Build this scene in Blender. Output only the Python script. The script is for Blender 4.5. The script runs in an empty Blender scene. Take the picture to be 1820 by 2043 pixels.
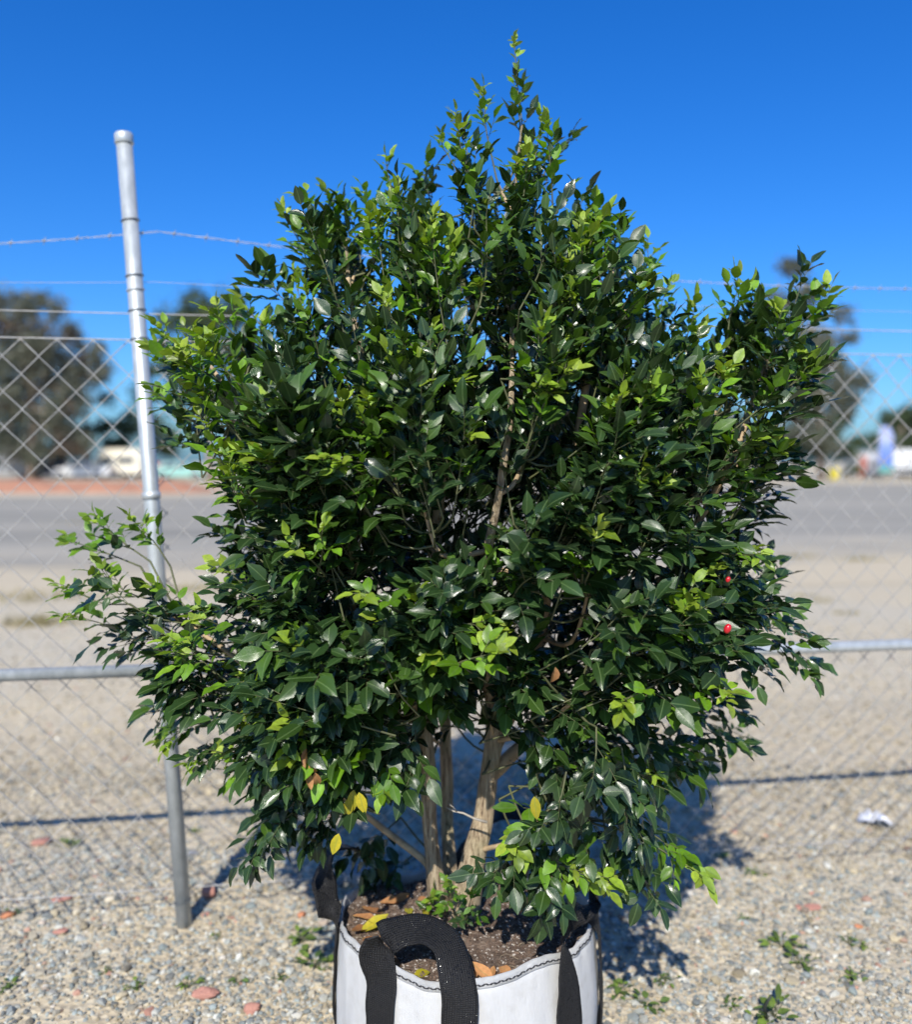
import bpy, math, random
import numpy as np
from mathutils import Vector, Matrix, noise as mnoise

random.seed(11)
np.random.seed(11)
S = bpy.context.scene
COL = S.collection
R = math.radians

# ------------------------------------------------------------------ camera
FPX, CX, CY, HOR = 1753.0, 910.0, 1021.5, 920.0     # photo measured on a 1820 x 2043 grid
CAMH = 1.55
PITCH = math.atan((CY - HOR) / FPX)
cam_d = bpy.data.cameras.new("camera")
cam_d.sensor_fit = 'HORIZONTAL'
cam_d.sensor_width = 36.0
cam_d.lens = 36.0 * FPX / 1820.0
cam_d.clip_start = 0.05
cam_d.clip_end = 3000.0
cam_d.dof.use_dof = True
cam_d.dof.focus_distance = 1.96
cam_d.dof.aperture_fstop = cam_d.lens / 1000.0 / 0.023
cam = bpy.data.objects.new("camera", cam_d)
COL.objects.link(cam)
cam.location = (0, 0, CAMH)
cam.rotation_euler = (math.pi / 2 - PITCH, 0, 0)
S.camera = cam

# ------------------------------------------------------------------ sky and sun
SUN_EL, SUN_AZ = R(41.0), R(189.5)
world = bpy.data.worlds.new("World")
S.world = world
world.use_nodes = True
wn = world.node_tree
bg = wn.nodes["Background"]
sky = wn.nodes.new("ShaderNodeTexSky")
sky.sky_type = 'NISHITA'
sky.sun_disc = False
sky.sun_elevation = SUN_EL
sky.sun_rotation = SUN_AZ
sky.air_density = 1.0
sky.dust_density = 1.2
sky.ozone_density = 4.0
hsv = wn.nodes.new("ShaderNodeHueSaturation")
hsv.inputs["Saturation"].default_value = 1.35
hsv.inputs["Value"].default_value = 1.0
wn.links.new(sky.outputs[0], hsv.inputs["Color"])
tint = wn.nodes.new("ShaderNodeMix")
tint.data_type = 'RGBA'
tint.blend_type = 'MULTIPLY'
tint.inputs[0].default_value = 1.0
tint.inputs[7].default_value = (0.60, 0.99, 1.45, 1)
wn.links.new(hsv.outputs[0], tint.inputs[6])
wn.links.new(tint.outputs[2], bg.inputs[0])
bg.inputs[1].default_value = 0.092
sun_d = bpy.data.lights.new("sun", 'SUN')
sun_d.energy = 5.0
sun_d.angle = R(0.55)
sun_d.color = (1.0, 0.945, 0.86)
sun = bpy.data.objects.new("sun", sun_d)
COL.objects.link(sun)
SUNV = Vector((math.sin(SUN_AZ) * math.cos(SUN_EL), math.cos(SUN_AZ) * math.cos(SUN_EL), math.sin(SUN_EL)))
sun.rotation_euler = (-SUNV).to_track_quat('-Z', 'Y').to_euler()
sun.location = SUNV * 20

S.view_settings.view_transform = 'Standard'
S.view_settings.look = 'None'
S.view_settings.gamma = 1.0
S.view_settings.exposure = 0.42
S.cycles.max_bounces = 8
S.cycles.transparent_max_bounces = 8


# ------------------------------------------------------------------ helpers
def P(px, py, Y):
    """world point at distance Y (along +Y) seen at photo grid position px, py"""
    u, v = (px - CX) / FPX, (CY - py) / FPX
    d = Vector((u, math.cos(PITCH) + v * math.sin(PITCH), -math.sin(PITCH) + v * math.cos(PITCH)))
    return Vector((0, 0, CAMH)) + d * (Y / d.y)


def G(px, py, z=0.0):
    """world point at height z seen at photo grid position px, py"""
    u, v = (px - CX) / FPX, (CY - py) / FPX
    d = Vector((u, math.cos(PITCH) + v * math.sin(PITCH), -math.sin(PITCH) + v * math.cos(PITCH)))
    return Vector((0, 0, CAMH)) + d * ((z - CAMH) / d.z)


def mesh_np(name, V, loops, starts, totals, smooth=True):
    me = bpy.data.meshes.new(name)
    me.vertices.add(len(V)); me.loops.add(len(loops)); me.polygons.add(len(starts))
    me.vertices.foreach_set("co", np.asarray(V, np.float32).ravel())
    me.loops.foreach_set("vertex_index", np.asarray(loops, np.int32))
    me.polygons.foreach_set("loop_start", np.asarray(starts, np.int32))
    me.polygons.foreach_set("loop_total", np.asarray(totals, np.int32))
    me.polygons.foreach_set("use_smooth", np.full(len(starts), smooth, bool))
    me.update(calc_edges=True)
    return me


def add_attr(me, name, vals):
    a = me.attributes.new(name, 'FLOAT', 'POINT')
    a.data.foreach_set("value", np.asarray(vals, np.float32))


def link(name, me, mat=None, parent=None, kind=None):
    o = bpy.data.objects.new(name, me)
    COL.objects.link(o)
    if mat is not None and me is not None:
        me.materials.append(mat)
    if parent is not None:
        o.parent = parent
        o.matrix_parent_inverse = Matrix.Translation(parent.matrix_world.translation if parent.parent else parent.location).inverted()
    if kind:
        o["kind"] = kind
    return o


def tag(o, label, cat, group=None):
    o["label"] = label; o["category"] = cat
    if group:
        o["group"] = group
    return o


def empty(name, loc, label=None, cat=None, group=None):
    o = bpy.data.objects.new(name, None)
    COL.objects.link(o)
    o.location = loc
    o.empty_display_size = 0.1
    if label:
        tag(o, label, cat, group)
    return o


class MB:
    def __init__(self):
        self.v, self.f = [], []

    def add(self, vs, fs):
        b = len(self.v)
        self.v += [tuple(x) for x in vs]
        self.f += [tuple(i + b for i in f) for f in fs]
        return self

    def tube(self, pts, rad, n=8, cap=True, jit=0.0):
        pts = [Vector(p) for p in pts]
        if not hasattr(rad, '__len__'):
            rad = [rad] * len(pts)
        t0 = (pts[1] - pts[0]).normalized()
        a = t0.orthogonal().normalized()
        vs, fs = [], []
        for i, p in enumerate(pts):
            t = (pts[min(i + 1, len(pts) - 1)] - pts[max(i - 1, 0)]).normalized()
            a = (a - t * a.dot(t)).normalized()
            b = t.cross(a)
            for k in range(n):
                th = 2 * math.pi * k / n
                r = rad[i] * (1 + jit * mnoise.noise(Vector((math.cos(th) * 1.3 + p.x * 9, math.sin(th) * 1.3 + p.y * 9, p.z * 9))))
                vs.append(p + (a * math.cos(th) + b * math.sin(th)) * r)
        for i in range(len(pts) - 1):
            for k in range(n):
                k2 = (k + 1) % n
                fs.append((i * n + k, i * n + k2, (i + 1) * n + k2, (i + 1) * n + k))
        if cap:
            fs.append(tuple(range(n - 1, -1, -1)))
            fs.append(tuple((len(pts) - 1) * n + k for k in range(n)))
        return self.add(vs, fs)

    def box(self, c, s, rz=0.0):
        c = Vector(c)
        vs = []
        for dz in (-1, 1):
            for dx, dy in ((-1, -1), (1, -1), (1, 1), (-1, 1)):
                x, y = dx * s[0] / 2, dy * s[1] / 2
                vs.append(c + Vector((x * math.cos(rz) - y * math.sin(rz), x * math.sin(rz) + y * math.cos(rz), dz * s[2] / 2)))
        return self.add(vs, [(3, 2, 1, 0), (4, 5, 6, 7), (0, 1, 5, 4), (1, 2, 6, 5), (2, 3, 7, 6), (3, 0, 4, 7)])

    def mesh(self, name, smooth=True):
        me = bpy.data.meshes.new(name)
        me.from_pydata(self.v, [], self.f)
        me.polygons.foreach_set("use_smooth", [smooth] * len(me.polygons))
        me.update()
        return me

    def build(self, name, mat, parent=None, smooth=True, kind=None):
        return link(name, self.mesh(name, smooth), mat, parent, kind)


def smoothpath(pts, n):
    """Catmull-Rom resample of a list of vectors (any length)"""
    pts = [Vector(p) for p in pts]
    q = [pts[0] * 2 - pts[1]] + pts + [pts[-1] * 2 - pts[-2]]
    out = []
    m = len(pts) - 1
    for i in range(n):
        t = i / (n - 1) * m
        k = min(int(t), m - 1); t -= k
        p0, p1, p2, p3 = q[k:k + 4]
        out.append(0.5 * ((2 * p1) + (p2 - p0) * t + (2 * p0 - 5 * p1 + 4 * p2 - p3) * t * t + (3 * p1 - p0 - 3 * p2 + p3) * t ** 3))
    return out


# ------------------------------------------------------------------ materials
class Mat:
    def __init__(self, name):
        self.m = bpy.data.materials.new(name)
        self.m.use_nodes = True
        self.t = self.m.node_tree
        self.b = self.t.nodes["Principled BSDF"]

    def n(self, typ, **kw):
        nd = self.t.nodes.new(typ)
        for k, v in kw.items():
            if k.startswith("i_"):
                nd.inputs[k[2:].replace("_", " ")].default_value = v
            else:
                setattr(nd, k, v)
        return nd

    def l(self, a, b):
        self.t.links.new(a, b)

    def coord(self, kind="Object", scale=(1, 1, 1)):
        tc = self.n("ShaderNodeTexCoord")
        mp = self.n("ShaderNodeMapping")
        mp.inputs["Scale"].default_value = scale
        self.l(tc.outputs[kind], mp.inputs["Vector"])
        return mp.outputs[0]

    def noise(self, vec, scale, detail=4, rough=0.55):
        nd = self.n("ShaderNodeTexNoise")
        nd.inputs["Scale"].default_value = scale
        nd.inputs["Detail"].default_value = detail
        nd.inputs["Roughness"].default_value = rough
        self.l(vec, nd.inputs["Vector"])
        return nd.outputs["Fac"]

    def ramp(self, fac, stops, interp='LINEAR'):
        nd = self.n("ShaderNodeValToRGB")
        nd.color_ramp.interpolation = interp
        e = nd.color_ramp.elements
        while len(e) < len(stops):
            e.new(0.5)
        for el, (p, c) in zip(e, stops):
            el.position = p
            el.color = (*c, 1) if len(c) == 3 else c
        self.l(fac, nd.inputs[0])
        return nd.outputs[0]

    def mix(self, fac, a, b, mode='MIX'):
        nd = self.n("ShaderNodeMix", data_type='RGBA', blend_type=mode)
        for s, v in ((nd.inputs[0], fac), (nd.inputs[6], a), (nd.inputs[7], b)):
            if hasattr(v, "is_linked") or hasattr(v, "links"):
                self.l(v, s)
            elif isinstance(v, (int, float)):
                s.default_value = v
            else:
                s.default_value = (*v, 1)
        return nd.outputs[2]

    def attr(self, name):
        nd = self.n("ShaderNodeAttribute")
        nd.attribute_name = name
        return nd.outputs["Fac"]

    def bump(self, h, strength, dist):
        nd = self.n("ShaderNodeBump")
        nd.inputs["Strength"].default_value = strength
        nd.inputs["Distance"].default_value = dist
        self.l(h, nd.inputs["Height"])
        self.l(nd.outputs[0], self.b.inputs["Normal"])
        return nd

    def base(self, c):
        if hasattr(c, "links"):
            self.l(c, self.b.inputs["Base Color"])
        else:
            self.b.inputs["Base Color"].default_value = (*c, 1)
        return self

    def rough(self, r, spec=None, metal=None):
        if hasattr(r, "links"):
            self.l(r, self.b.inputs["Roughness"])
        else:
            self.b.inputs["Roughness"].default_value = r
        if spec is not None:
            self.b.inputs["Specular IOR Level"].default_value = spec
        if metal is not None:
            self.b.inputs["Metallic"].default_value = metal
        return self


def simple(name, c1, c2=None, scale=6, rough=0.7, spec=0.3, metal=0.0, bump=0.0, bdist=0.01):
    m = Mat(name)
    v = m.coord()
    if c2 is None:
        c2 = tuple(x * 0.8 for x in c1)
    f = m.noise(v, scale, 5)
    m.base(m.ramp(f, [(0.35, c1), (0.65, c2)]))
    m.rough(rough, spec, metal)
    if bump:
        m.bump(m.noise(v, scale * 5, 4), bump, bdist)
    return m.m


# leaf material: age (0 mature, 1 fresh; raised on upper leaves as painted sun), rnd, UV.x across, UV.y along
def leaf_material(name, stops, trans=0.25, rough=0.33, spec=0.5, spot=(0.03, 0.06, 0.02)):
    m = Mat(name)
    age, rnd = m.attr("age"), m.attr("rnd")
    col = m.ramp(age, stops)
    hv = m.n("ShaderNodeHueSaturation")
    m.l(col, hv.inputs["Color"])
    mr = m.n("ShaderNodeMapRange"); mr.inputs["To Min"].default_value = 0.62; mr.inputs["To Max"].default_value = 1.4
    m.l(rnd, mr.inputs["Value"]); m.l(mr.outputs[0], hv.inputs["Value"])
    # pale midrib and faint side veins
    uv = m.n("ShaderNodeUVMap"); sp = m.n("ShaderNodeSeparateXYZ"); m.l(uv.outputs[0], sp.inputs[0])
    ab = m.n("ShaderNodeMath", operation='ABSOLUTE'); m.l(sp.outputs["X"], ab.inputs[0])
    vein = m.ramp(ab.outputs[0], [(0.0, (1, 1, 1)), (0.1, (0, 0, 0))])
    ml = m.n("ShaderNodeMath", operation='MULTIPLY'); ml.inputs[1].default_value = 0.55; m.l(vein, ml.inputs[0])
    col2 = m.mix(ml.outputs[0], hv.outputs[0], (0.16, 0.24, 0.09))
    wv = m.n("ShaderNodeMath", operation='MULTIPLY_ADD'); wv.inputs[1].default_value = 1.0
    m.l(ab.outputs[0], wv.inputs[0]); m.l(sp.outputs["Y"], wv.inputs[2])
    sn = m.n("ShaderNodeMath", operation='SINE')
    ms = m.n("ShaderNodeMath", operation='MULTIPLY'); ms.inputs[1].default_value = 46.0
    m.l(wv.outputs[0], ms.inputs[0]); m.l(ms.outputs[0], sn.inputs[0])
    hb = m.n("ShaderNodeMath", operation='MULTIPLY_ADD'); hb.inputs[1].default_value = 3.0
    m.l(m.noise(m.coord("Object"), 70, 3), hb.inputs[0]); m.l(sn.outputs[0], hb.inputs[2])
    bmp = m.bump(hb.outputs[0], 0.22, 0.002)
    sp_ = m.noise(m.coord("Object"), 95, 4, 0.6)
    col2 = m.mix(m.ramp(sp_, [(0.35, (0, 0, 0)), (0.75, (0.45, 0.45, 0.45))]), col2, spot)
    m.base(col2)
    ro = m.n("ShaderNodeMapRange"); ro.inputs["To Min"].default_value = rough - 0.08; ro.inputs["To Max"].default_value = rough + 0.14
    m.l(rnd, ro.inputs["Value"])
    m.rough(ro.outputs[0], spec)
    tr = m.n("ShaderNodeBsdfTranslucent")
    tc = m.mix(1.0, col2, (1.25, 1.35, 0.45), 'MULTIPLY')
    m.l(tc, tr.inputs["Color"])
    mx = m.n("ShaderNodeMixShader"); mx.inputs[0].default_value = trans
    out = m.t.nodes["Material Output"]
    m.l(m.b.outputs[0], mx.inputs[1]); m.l(tr.outputs[0], mx.inputs[2]); m.l(mx.outputs[0], out.inputs["Surface"])
    return m.m


M = {}
M["leaf"] = leaf_material("glossy_dark_leaf", [(0.0, (0.010, 0.021, 0.009)), (0.4, (0.019, 0.045, 0.010)), (1.0, (0.085, 0.17, 0.011))], 0.15, 0.25, 0.50)
M["young"] = leaf_material("fresh_green_leaf", [(0.0, (0.04, 0.11, 0.008)), (0.5, (0.14, 0.29, 0.010)), (1.0, (0.28, 0.36, 0.035))], 0.32, 0.36, 0.5)
M["weed"] = leaf_material("weed_leaf", [(0.0, (0.08, 0.13, 0.03)), (1.0, (0.19, 0.27, 0.035))], 0.25, 0.5, 0.35)
M["yellow_leaf"] = leaf_material("yellowing_leaf", [(0.0, (0.30, 0.26, 0.02)), (1.0, (0.45, 0.36, 0.02))], 0.3, 0.45, 0.4, (0.10, 0.20, 0.02))
M["dry_leaf"] = leaf_material("dry_leaf", [(0.0, (0.22, 0.10, 0.04)), (1.0, (0.50, 0.25, 0.10))], 0.2, 0.6, 0.3, (0.12, 0.05, 0.025))


def far_leaf(name, c1, c2):
    m = Mat(name)
    col = m.mix(m.attr("rnd"), c1, c2)
    m.base(col).rough(0.6, 0.3)
    tr = m.n("ShaderNodeBsdfTranslucent"); m.l(col, tr.inputs[0])
    mx = m.n("ShaderNodeMixShader"); mx.inputs[0].default_value = 0.25
    out = m.t.nodes["Material Output"]
    m.l(m.b.outputs[0], mx.inputs[1]); m.l(tr.outputs[0], mx.inputs[2]); m.l(mx.outputs[0], out.inputs["Surface"])
    return m.m


M["euc"] = far_leaf("eucalypt_leaf", (0.08, 0.10, 0.07), (0.20, 0.195, 0.14))
M["euc_rust"] = far_leaf("rusty_leaf", (0.065, 0.06, 0.045), (0.18, 0.13, 0.09))
M["pine"] = far_leaf("dark_green_leaf", (0.035, 0.058, 0.026), (0.09, 0.12, 0.05))
M["bush"] = far_leaf("bush_leaf", (0.05, 0.08, 0.03), (0.13, 0.16, 0.06))
M["dry_grass"] = far_leaf("dry_grass_blade", (0.22, 0.19, 0.09), (0.35, 0.30, 0.15))


def bark_material():
    m = Mat("fibrous_bark")
    v = m.coord("Object", (130, 130, 12))
    f = m.noise(v, 1.0, 6, 0.65)
    v2 = m.coord("Object", (1, 1, 1))
    g = m.noise(v2, 9, 3)
    c = m.ramp(f, [(0.33, (0.09, 0.06, 0.04)), (0.46, (0.30, 0.23, 0.15)), (0.66, (0.50, 0.41, 0.28))])
    c = m.mix(m.ramp(g, [(0.45, (0, 0, 0)), (0.75, (0.55, 0.55, 0.55))]), c, (0.22, 0.24, 0.13))
    m.base(c).rough(0.85, 0.2)
    m.bump(f, 1.0, 0.012)
    return m.m


M["bark"] = bark_material()
M["twig"] = simple("green_twig", (0.11, 0.12, 0.05), (0.07, 0.075, 0.04), 30, 0.6, 0.3)
M["stemwood"] = simple("pale_stem_wood", (0.44, 0.33, 0.20), (0.27, 0.20, 0.12), 40, 0.75, 0.25, bump=0.3, bdist=0.002)
M["farbark"] = simple("far_bark", (0.32, 0.25, 0.19), (0.18, 0.13, 0.10), 2, 0.9, 0.2)


def galv():
    m = Mat("galvanised_steel")
    v = m.coord("Object", (1, 1, 0.5))
    f = m.noise(v, 40, 4)
    g = m.noise(v, 6, 3)
    m.base(m.ramp(f, [(0.3, (0.36, 0.39, 0.395)), (0.7, (0.52, 0.55, 0.555))]))
    m.rough(m.ramp(g, [(0.3, (0.38,) * 3), (0.7, (0.52,) * 3)]), 0.5, 0.45)
    m.bump(f, 0.08, 0.001)
    return m.m


M["galv"] = galv()
M["wire"] = simple("galvanised_wire", (0.42, 0.41, 0.39), (0.31, 0.30, 0.285), 30, 0.6, 0.4, 0.2)
M["tie"] = simple("dull_tie_wire", (0.16, 0.17, 0.17), (0.10, 0.11, 0.11), 30, 0.6, 0.4, 0.4)


def ground_material():
    m = Mat("compacted_gravel")
    v = m.coord("Object")
    big = m.noise(v, 0.35, 5)
    mid = m.noise(v, 3.0, 5)
    vo = m.n("ShaderNodeTexVoronoi"); vo.inputs["Scale"].default_value = 42
    m.l(v, vo.inputs["Vector"])
    hsvn = m.n("ShaderNodeSeparateColor"); m.l(vo.outputs["Color"], hsvn.inputs[0])
    stone = m.ramp(hsvn.outputs[0], [(0.0, (0.29, 0.235, 0.155)), (0.25, (0.41, 0.335, 0.215)), (0.55, (0.51, 0.425, 0.275)), (0.8, (0.42, 0.38, 0.29)), (1.0, (0.58, 0.50, 0.34))])
    base = m.ramp(mid, [(0.3, (0.44, 0.37, 0.262)), (0.7, (0.51, 0.435, 0.315))])
    c = m.mix(0.55, base, stone)
    # greyer tone in broad patches of the yard
    c = m.mix(m.ramp(big, [(0.45, (0, 0, 0)), (0.62, (0.75, 0.75, 0.75))]), c, (0.42, 0.38, 0.30))
    m.base(c).rough(0.95, 0.15)
    m.bump(vo.outputs["Distance"], 0.7, 0.01)
    return m.m


M["ground"] = ground_material()


def road_material():
    m = Mat("worn_asphalt")
    v = m.coord("Object", (0.12, 1.0, 1.0))
    a = m.noise(v, 0.45, 5, 0.6)
    v2 = m.coord("Object")
    f = m.noise(v2, 30, 4)
    pch = m.noise(m.coord("Object", (0.25, 1, 1)), 0.8, 3)
    c = m.ramp(a, [(0.30, (0.185, 0.176, 0.15)), (0.5, (0.265, 0.25, 0.212)), (0.70, (0.37, 0.335, 0.27))])
    c = m.mix(m.ramp(f, [(0.35, (0, 0, 0)), (0.7, (0.4, 0.4, 0.4))]), c, (0.28, 0.27, 0.235))
    c = m.mix(m.ramp(pch, [(0.6, (0, 0, 0)), (0.72, (0.6, 0.6, 0.6))]), c, (0.34, 0.30, 0.215))
    wr = m.n("ShaderNodeMath", operation='MULTIPLY_ADD'); wr.inputs[1].default_value = 0.9
    m.l(m.noise(m.coord("Object", (0.35, 1, 1)), 1.6, 5, 0.65), wr.inputs[0]); m.l(m.attr("worn"), wr.inputs[2])
    c = m.mix(m.ramp(wr.outputs[0], [(0.70, (0, 0, 0)), (1.30, (1, 1, 1))]), c, (0.45, 0.385, 0.275))
    m.base(c).rough(0.95, 0.1)
    m.bump(f, 0.4, 0.006)
    return m.m


M["road"] = road_material()
M["redsoil"] = simple("red_soil", (0.42, 0.21, 0.13), (0.29, 0.15, 0.10), 1.2, 0.95, 0.1, bump=0.6, bdist=0.08)


def stone_material():
    m = Mat("loose_stone")
    k, r = m.attr("tone"), m.attr("rnd")
    c = m.ramp(k, [(0.00, (0.43, 0.36, 0.235)), (0.18, (0.33, 0.28, 0.185)), (0.30, (0.52, 0.46, 0.34)), (0.45, (0.28, 0.25, 0.19)),
                   (0.58, (0.40, 0.395, 0.34)), (0.70, (0.18, 0.195, 0.19)), (0.82, (0.25, 0.29, 0.275)), (0.90, (0.56, 0.55, 0.48)),
                   (0.95, (0.38, 0.27, 0.19)), (1.0, (0.42, 0.21, 0.15))])
    hv = m.n("ShaderNodeHueSaturation"); m.l(c, hv.inputs["Color"])
    mr = m.n("ShaderNodeMapRange"); mr.inputs["To Min"].default_value = 0.50; mr.inputs["To Max"].default_value = 1.16
    m.l(r, mr.inputs["Value"]); m.l(mr.outputs[0], hv.inputs["Value"])
    f = m.noise(m.coord(), 160, 3)
    c2 = m.mix(m.ramp(f, [(0.4, (0, 0, 0)), (0.8, (0.35, 0.35, 0.35))]), hv.outputs[0], (0.2, 0.18, 0.16))
    m.base(c2).rough(0.9, 0.2)
    return m.m


M["stone"] = stone_material()
M["brick"] = simple("broken_brick", (0.52, 0.27, 0.21), (0.34, 0.16, 0.12), 25, 0.95, 0.1, bump=0.5, bdist=0.004)
M["orange_brick"] = simple("orange_brick", (0.58, 0.26, 0.13), (0.44, 0.18, 0.10), 25, 0.95, 0.1, bump=0.5, bdist=0.004)
M["rock"] = simple("grey_rock", (0.36, 0.36, 0.37), (0.24, 0.25, 0.27), 12, 0.9, 0.2, bump=0.6, bdist=0.01)
M["litter"] = simple("white_plastic", (0.62, 0.62, 0.64), (0.52, 0.53, 0.56), 20, 0.4, 0.5)


def bag_material():
    m = Mat("woven_white_fabric")
    uv = m.n("ShaderNodeUVMap")
    mp = m.n("ShaderNodeMapping"); mp.inputs["Scale"].default_value = (1, 1, 1)
    m.l(uv.outputs[0], mp.inputs[0])
    w1 = m.n("ShaderNodeTexWave", wave_type='BANDS', bands_direction='X'); w1.inputs["Scale"].default_value = 130
    w2 = m.n("ShaderNodeTexWave", wave_type='BANDS', bands_direction='Y'); w2.inputs["Scale"].default_value = 130
    m.l(mp.outputs[0], w1.inputs[0]); m.l(mp.outputs[0], w2.inputs[0])
    v = m.coord("Object", (1, 1, 0.45))
    f = m.noise(v, 7, 5)
    g = m.noise(m.coord("Object"), 26, 4)
    c = m.ramp(f, [(0.3, (0.585, 0.585, 0.572)), (0.7, (0.665, 0.665, 0.655))])
    c = m.mix(m.ramp(g, [(0.5, (0, 0, 0)), (0.8, (0.55, 0.55, 0.55))]), c, (0.47, 0.455, 0.42))
    m.base(c).rough(0.55, 0.35)
    ad = m.n("ShaderNodeMath", operation='ADD')
    m.l(w1.outputs["Fac"], ad.inputs[0]); m.l(w2.outputs["Fac"], ad.inputs[1])
    cr = m.noise(m.coord("Object", (1, 1, 0.5)), 16, 6, 0.6)
    ad2 = m.n("ShaderNodeMath", operation='MULTIPLY_ADD'); ad2.inputs[1].default_value = 9.0
    m.l(cr, ad2.inputs[0]); m.l(ad.outputs[0], ad2.inputs[2])
    m.bump(ad2.outputs[0], 0.7, 0.0016)
    return m.m


M["bag"] = bag_material()
M["thread"] = simple("black_thread", (0.02, 0.02, 0.022), (0.035, 0.035, 0.04), 80, 0.7, 0.3)


def strap_material():
    m = Mat("black_webbing")
    uv = m.n("ShaderNodeUVMap")
    mp = m.n("ShaderNodeMapping"); mp.inputs["Scale"].default_value = (1, 1, 1)
    m.l(uv.outputs[0], mp.inputs[0])
    w1 = m.n("ShaderNodeTexWave", wave_type='BANDS', bands_direction='X'); w1.inputs["Scale"].default_value = 75; w1.inputs["Distortion"].default_value = 2.0
    w2 = m.n("ShaderNodeTexWave", wave_type='BANDS', bands_direction='Y'); w2.inputs["Scale"].default_value = 55; w2.inputs["Distortion"].default_value = 1.5
    m.l(mp.outputs[0], w1.inputs[0]); m.l(mp.outputs[0], w2.inputs[0])
    mu = m.n("ShaderNodeMath", operation='MULTIPLY'); m.l(w1.outputs["Fac"], mu.inputs[0]); m.l(w2.outputs["Fac"], mu.inputs[1])
    vo = m.n("ShaderNodeTexVoronoi"); vo.inputs["Scale"].default_value = 420
    m.l(mp.outputs[0], vo.inputs["Vector"])
    se = m.n("ShaderNodeSeparateColor"); m.l(vo.outputs["Color"], se.inputs[0])
    m.base(m.ramp(mu.outputs[0], [(0.0, (0.003, 0.003, 0.0035)), (0.8, (0.013, 0.013, 0.015))]))
    m.rough(m.ramp(se.outputs[0], [(0.0, (0.7,) * 3), (0.82, (0.6,) * 3), (0.9, (0.12,) * 3)]), 0.4)
    ad = m.n("ShaderNodeMath", operation='MULTIPLY_ADD'); ad.inputs[1].default_value = 0.7
    m.l(se.outputs[1], ad.inputs[0]); m.l(mu.outputs[0], ad.inputs[2])
    m.bump(ad.outputs[0], 0.8, 0.0025)
    return m.m


M["strap"] = strap_material()


def soil_material():
    m = Mat("potting_soil")
    v = m.coord()
    f = m.noise(v, 45, 6, 0.7)
    g = m.noise(m.coord("Object", (1, 2.2, 1)), 110, 4)
    vo = m.n("ShaderNodeTexVoronoi"); vo.inputs["Scale"].default_value = 190
    m.l(v, vo.inputs["Vector"])
    se = m.n("ShaderNodeSeparateColor"); m.l(vo.outputs["Color"], se.inputs[0])
    c = m.ramp(f, [(0.3, (0.045, 0.032, 0.025)), (0.5, (0.13, 0.095, 0.075)), (0.75, (0.24, 0.185, 0.145))])
    c = m.mix(m.ramp(se.outputs[0], [(0.90, (0, 0, 0)), (0.92, (1, 1, 1))]), c, (0.50, 0.45, 0.40))
    m.base(c).rough(0.95, 0.15)
    m.bump(g, 0.8, 0.012)
    return m.m


M["soil"] = soil_material()
M["crumb"] = simple("soil_crumb", (0.17, 0.12, 0.09), (0.06, 0.04, 0.03), 60, 0.95, 0.1)
M["perlite"] = simple("perlite", (0.60, 0.56, 0.50), (0.48, 0.44, 0.40), 60, 0.9, 0.2)
M["berry"] = simple("red_berry", (0.50, 0.012, 0.02), (0.38, 0.008, 0.015), 40, 0.22, 0.5)

# ================================================================== SETTING
mb = MB()
xs = [-600, -120, -40, -14, -5, -2.5, 0, 2.5, 5, 14, 40, 120, 600]
ys = [-60, -10, -2, 1.5, 3, 5, 8, 12, 20, 40, 70, 120, 260, 900]
vs = [(x, y, 0) for y in ys for x in xs]
fs = [(j * len(xs) + i, j * len(xs) + i + 1, (j + 1) * len(xs) + i + 1, (j + 1) * len(xs) + i) for j in range(len(ys) - 1) for i in range(len(xs) - 1)]
mb.add(vs, fs).build("ground", M["ground"], kind="structure")

# worn asphalt road crossing behind the yard
mb = MB()
near = [(-60, 8.8), (-14, 9.4), (-5, 9.9), (-1, 10.2), (3, 10.6), (7, 11.3), (16, 13), (60, 18)]
far = [(-60, 41), (-14, 42), (-5, 43), (-1, 44), (3, 47), (7, 53), (16, 63), (60, 73)]
n = len(near)
vs, edge_ = [], []
for t, e in ((0, 1), (.025, .7), (.08, .4), (.18, .15), (.7, .1), (.9, .4), (1, 1)):
    for (x0, y0), (x1, y1) in zip(near, far):
        vs.append((x0, y0 + (y1 - y0) * t, 0.006)); edge_.append(e)
me = mb.add(vs, [(j * n + i, j * n + i + 1, (j + 1) * n + i + 1, (j + 1) * n + i) for j in range(6) for i in range(n - 1)]).mesh("road")
add_attr(me, "worn", edge_)
link("road", me, M["road"], kind="structure")

# low red dirt bank beyond the road on the left
mb = MB()
nx, ny = 90, 8
vs = []
for j in range(ny):
    for i in range(nx):
        x = -42 + i * 30 / (nx - 1)
        t = j / (ny - 1)
        h = math.sin(math.pi * t) ** 0.8 * (0.62 + 0.28 * mnoise.noise(Vector((x * 0.35, 1.7, 0))) + 0.12 * mnoise.noise(Vector((x * 1.6, t * 3, 4))))
        h *= min(1, (-12 - x) / 3.0) if x > -15 else 1
        vs.append((x, 42.5 + t * 5.0 + 0.3 * mnoise.noise(Vector((x * 0.4, 9, 0))), max(h, 0) - 0.02))
mb.add(vs, [(j * nx + i, j * nx + i + 1, (j + 1) * nx + i + 1, (j + 1) * nx + i) for j in range(ny - 1) for i in range(nx - 1)])
mb.build("dirt_bank", M["redsoil"], kind="structure")

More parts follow.
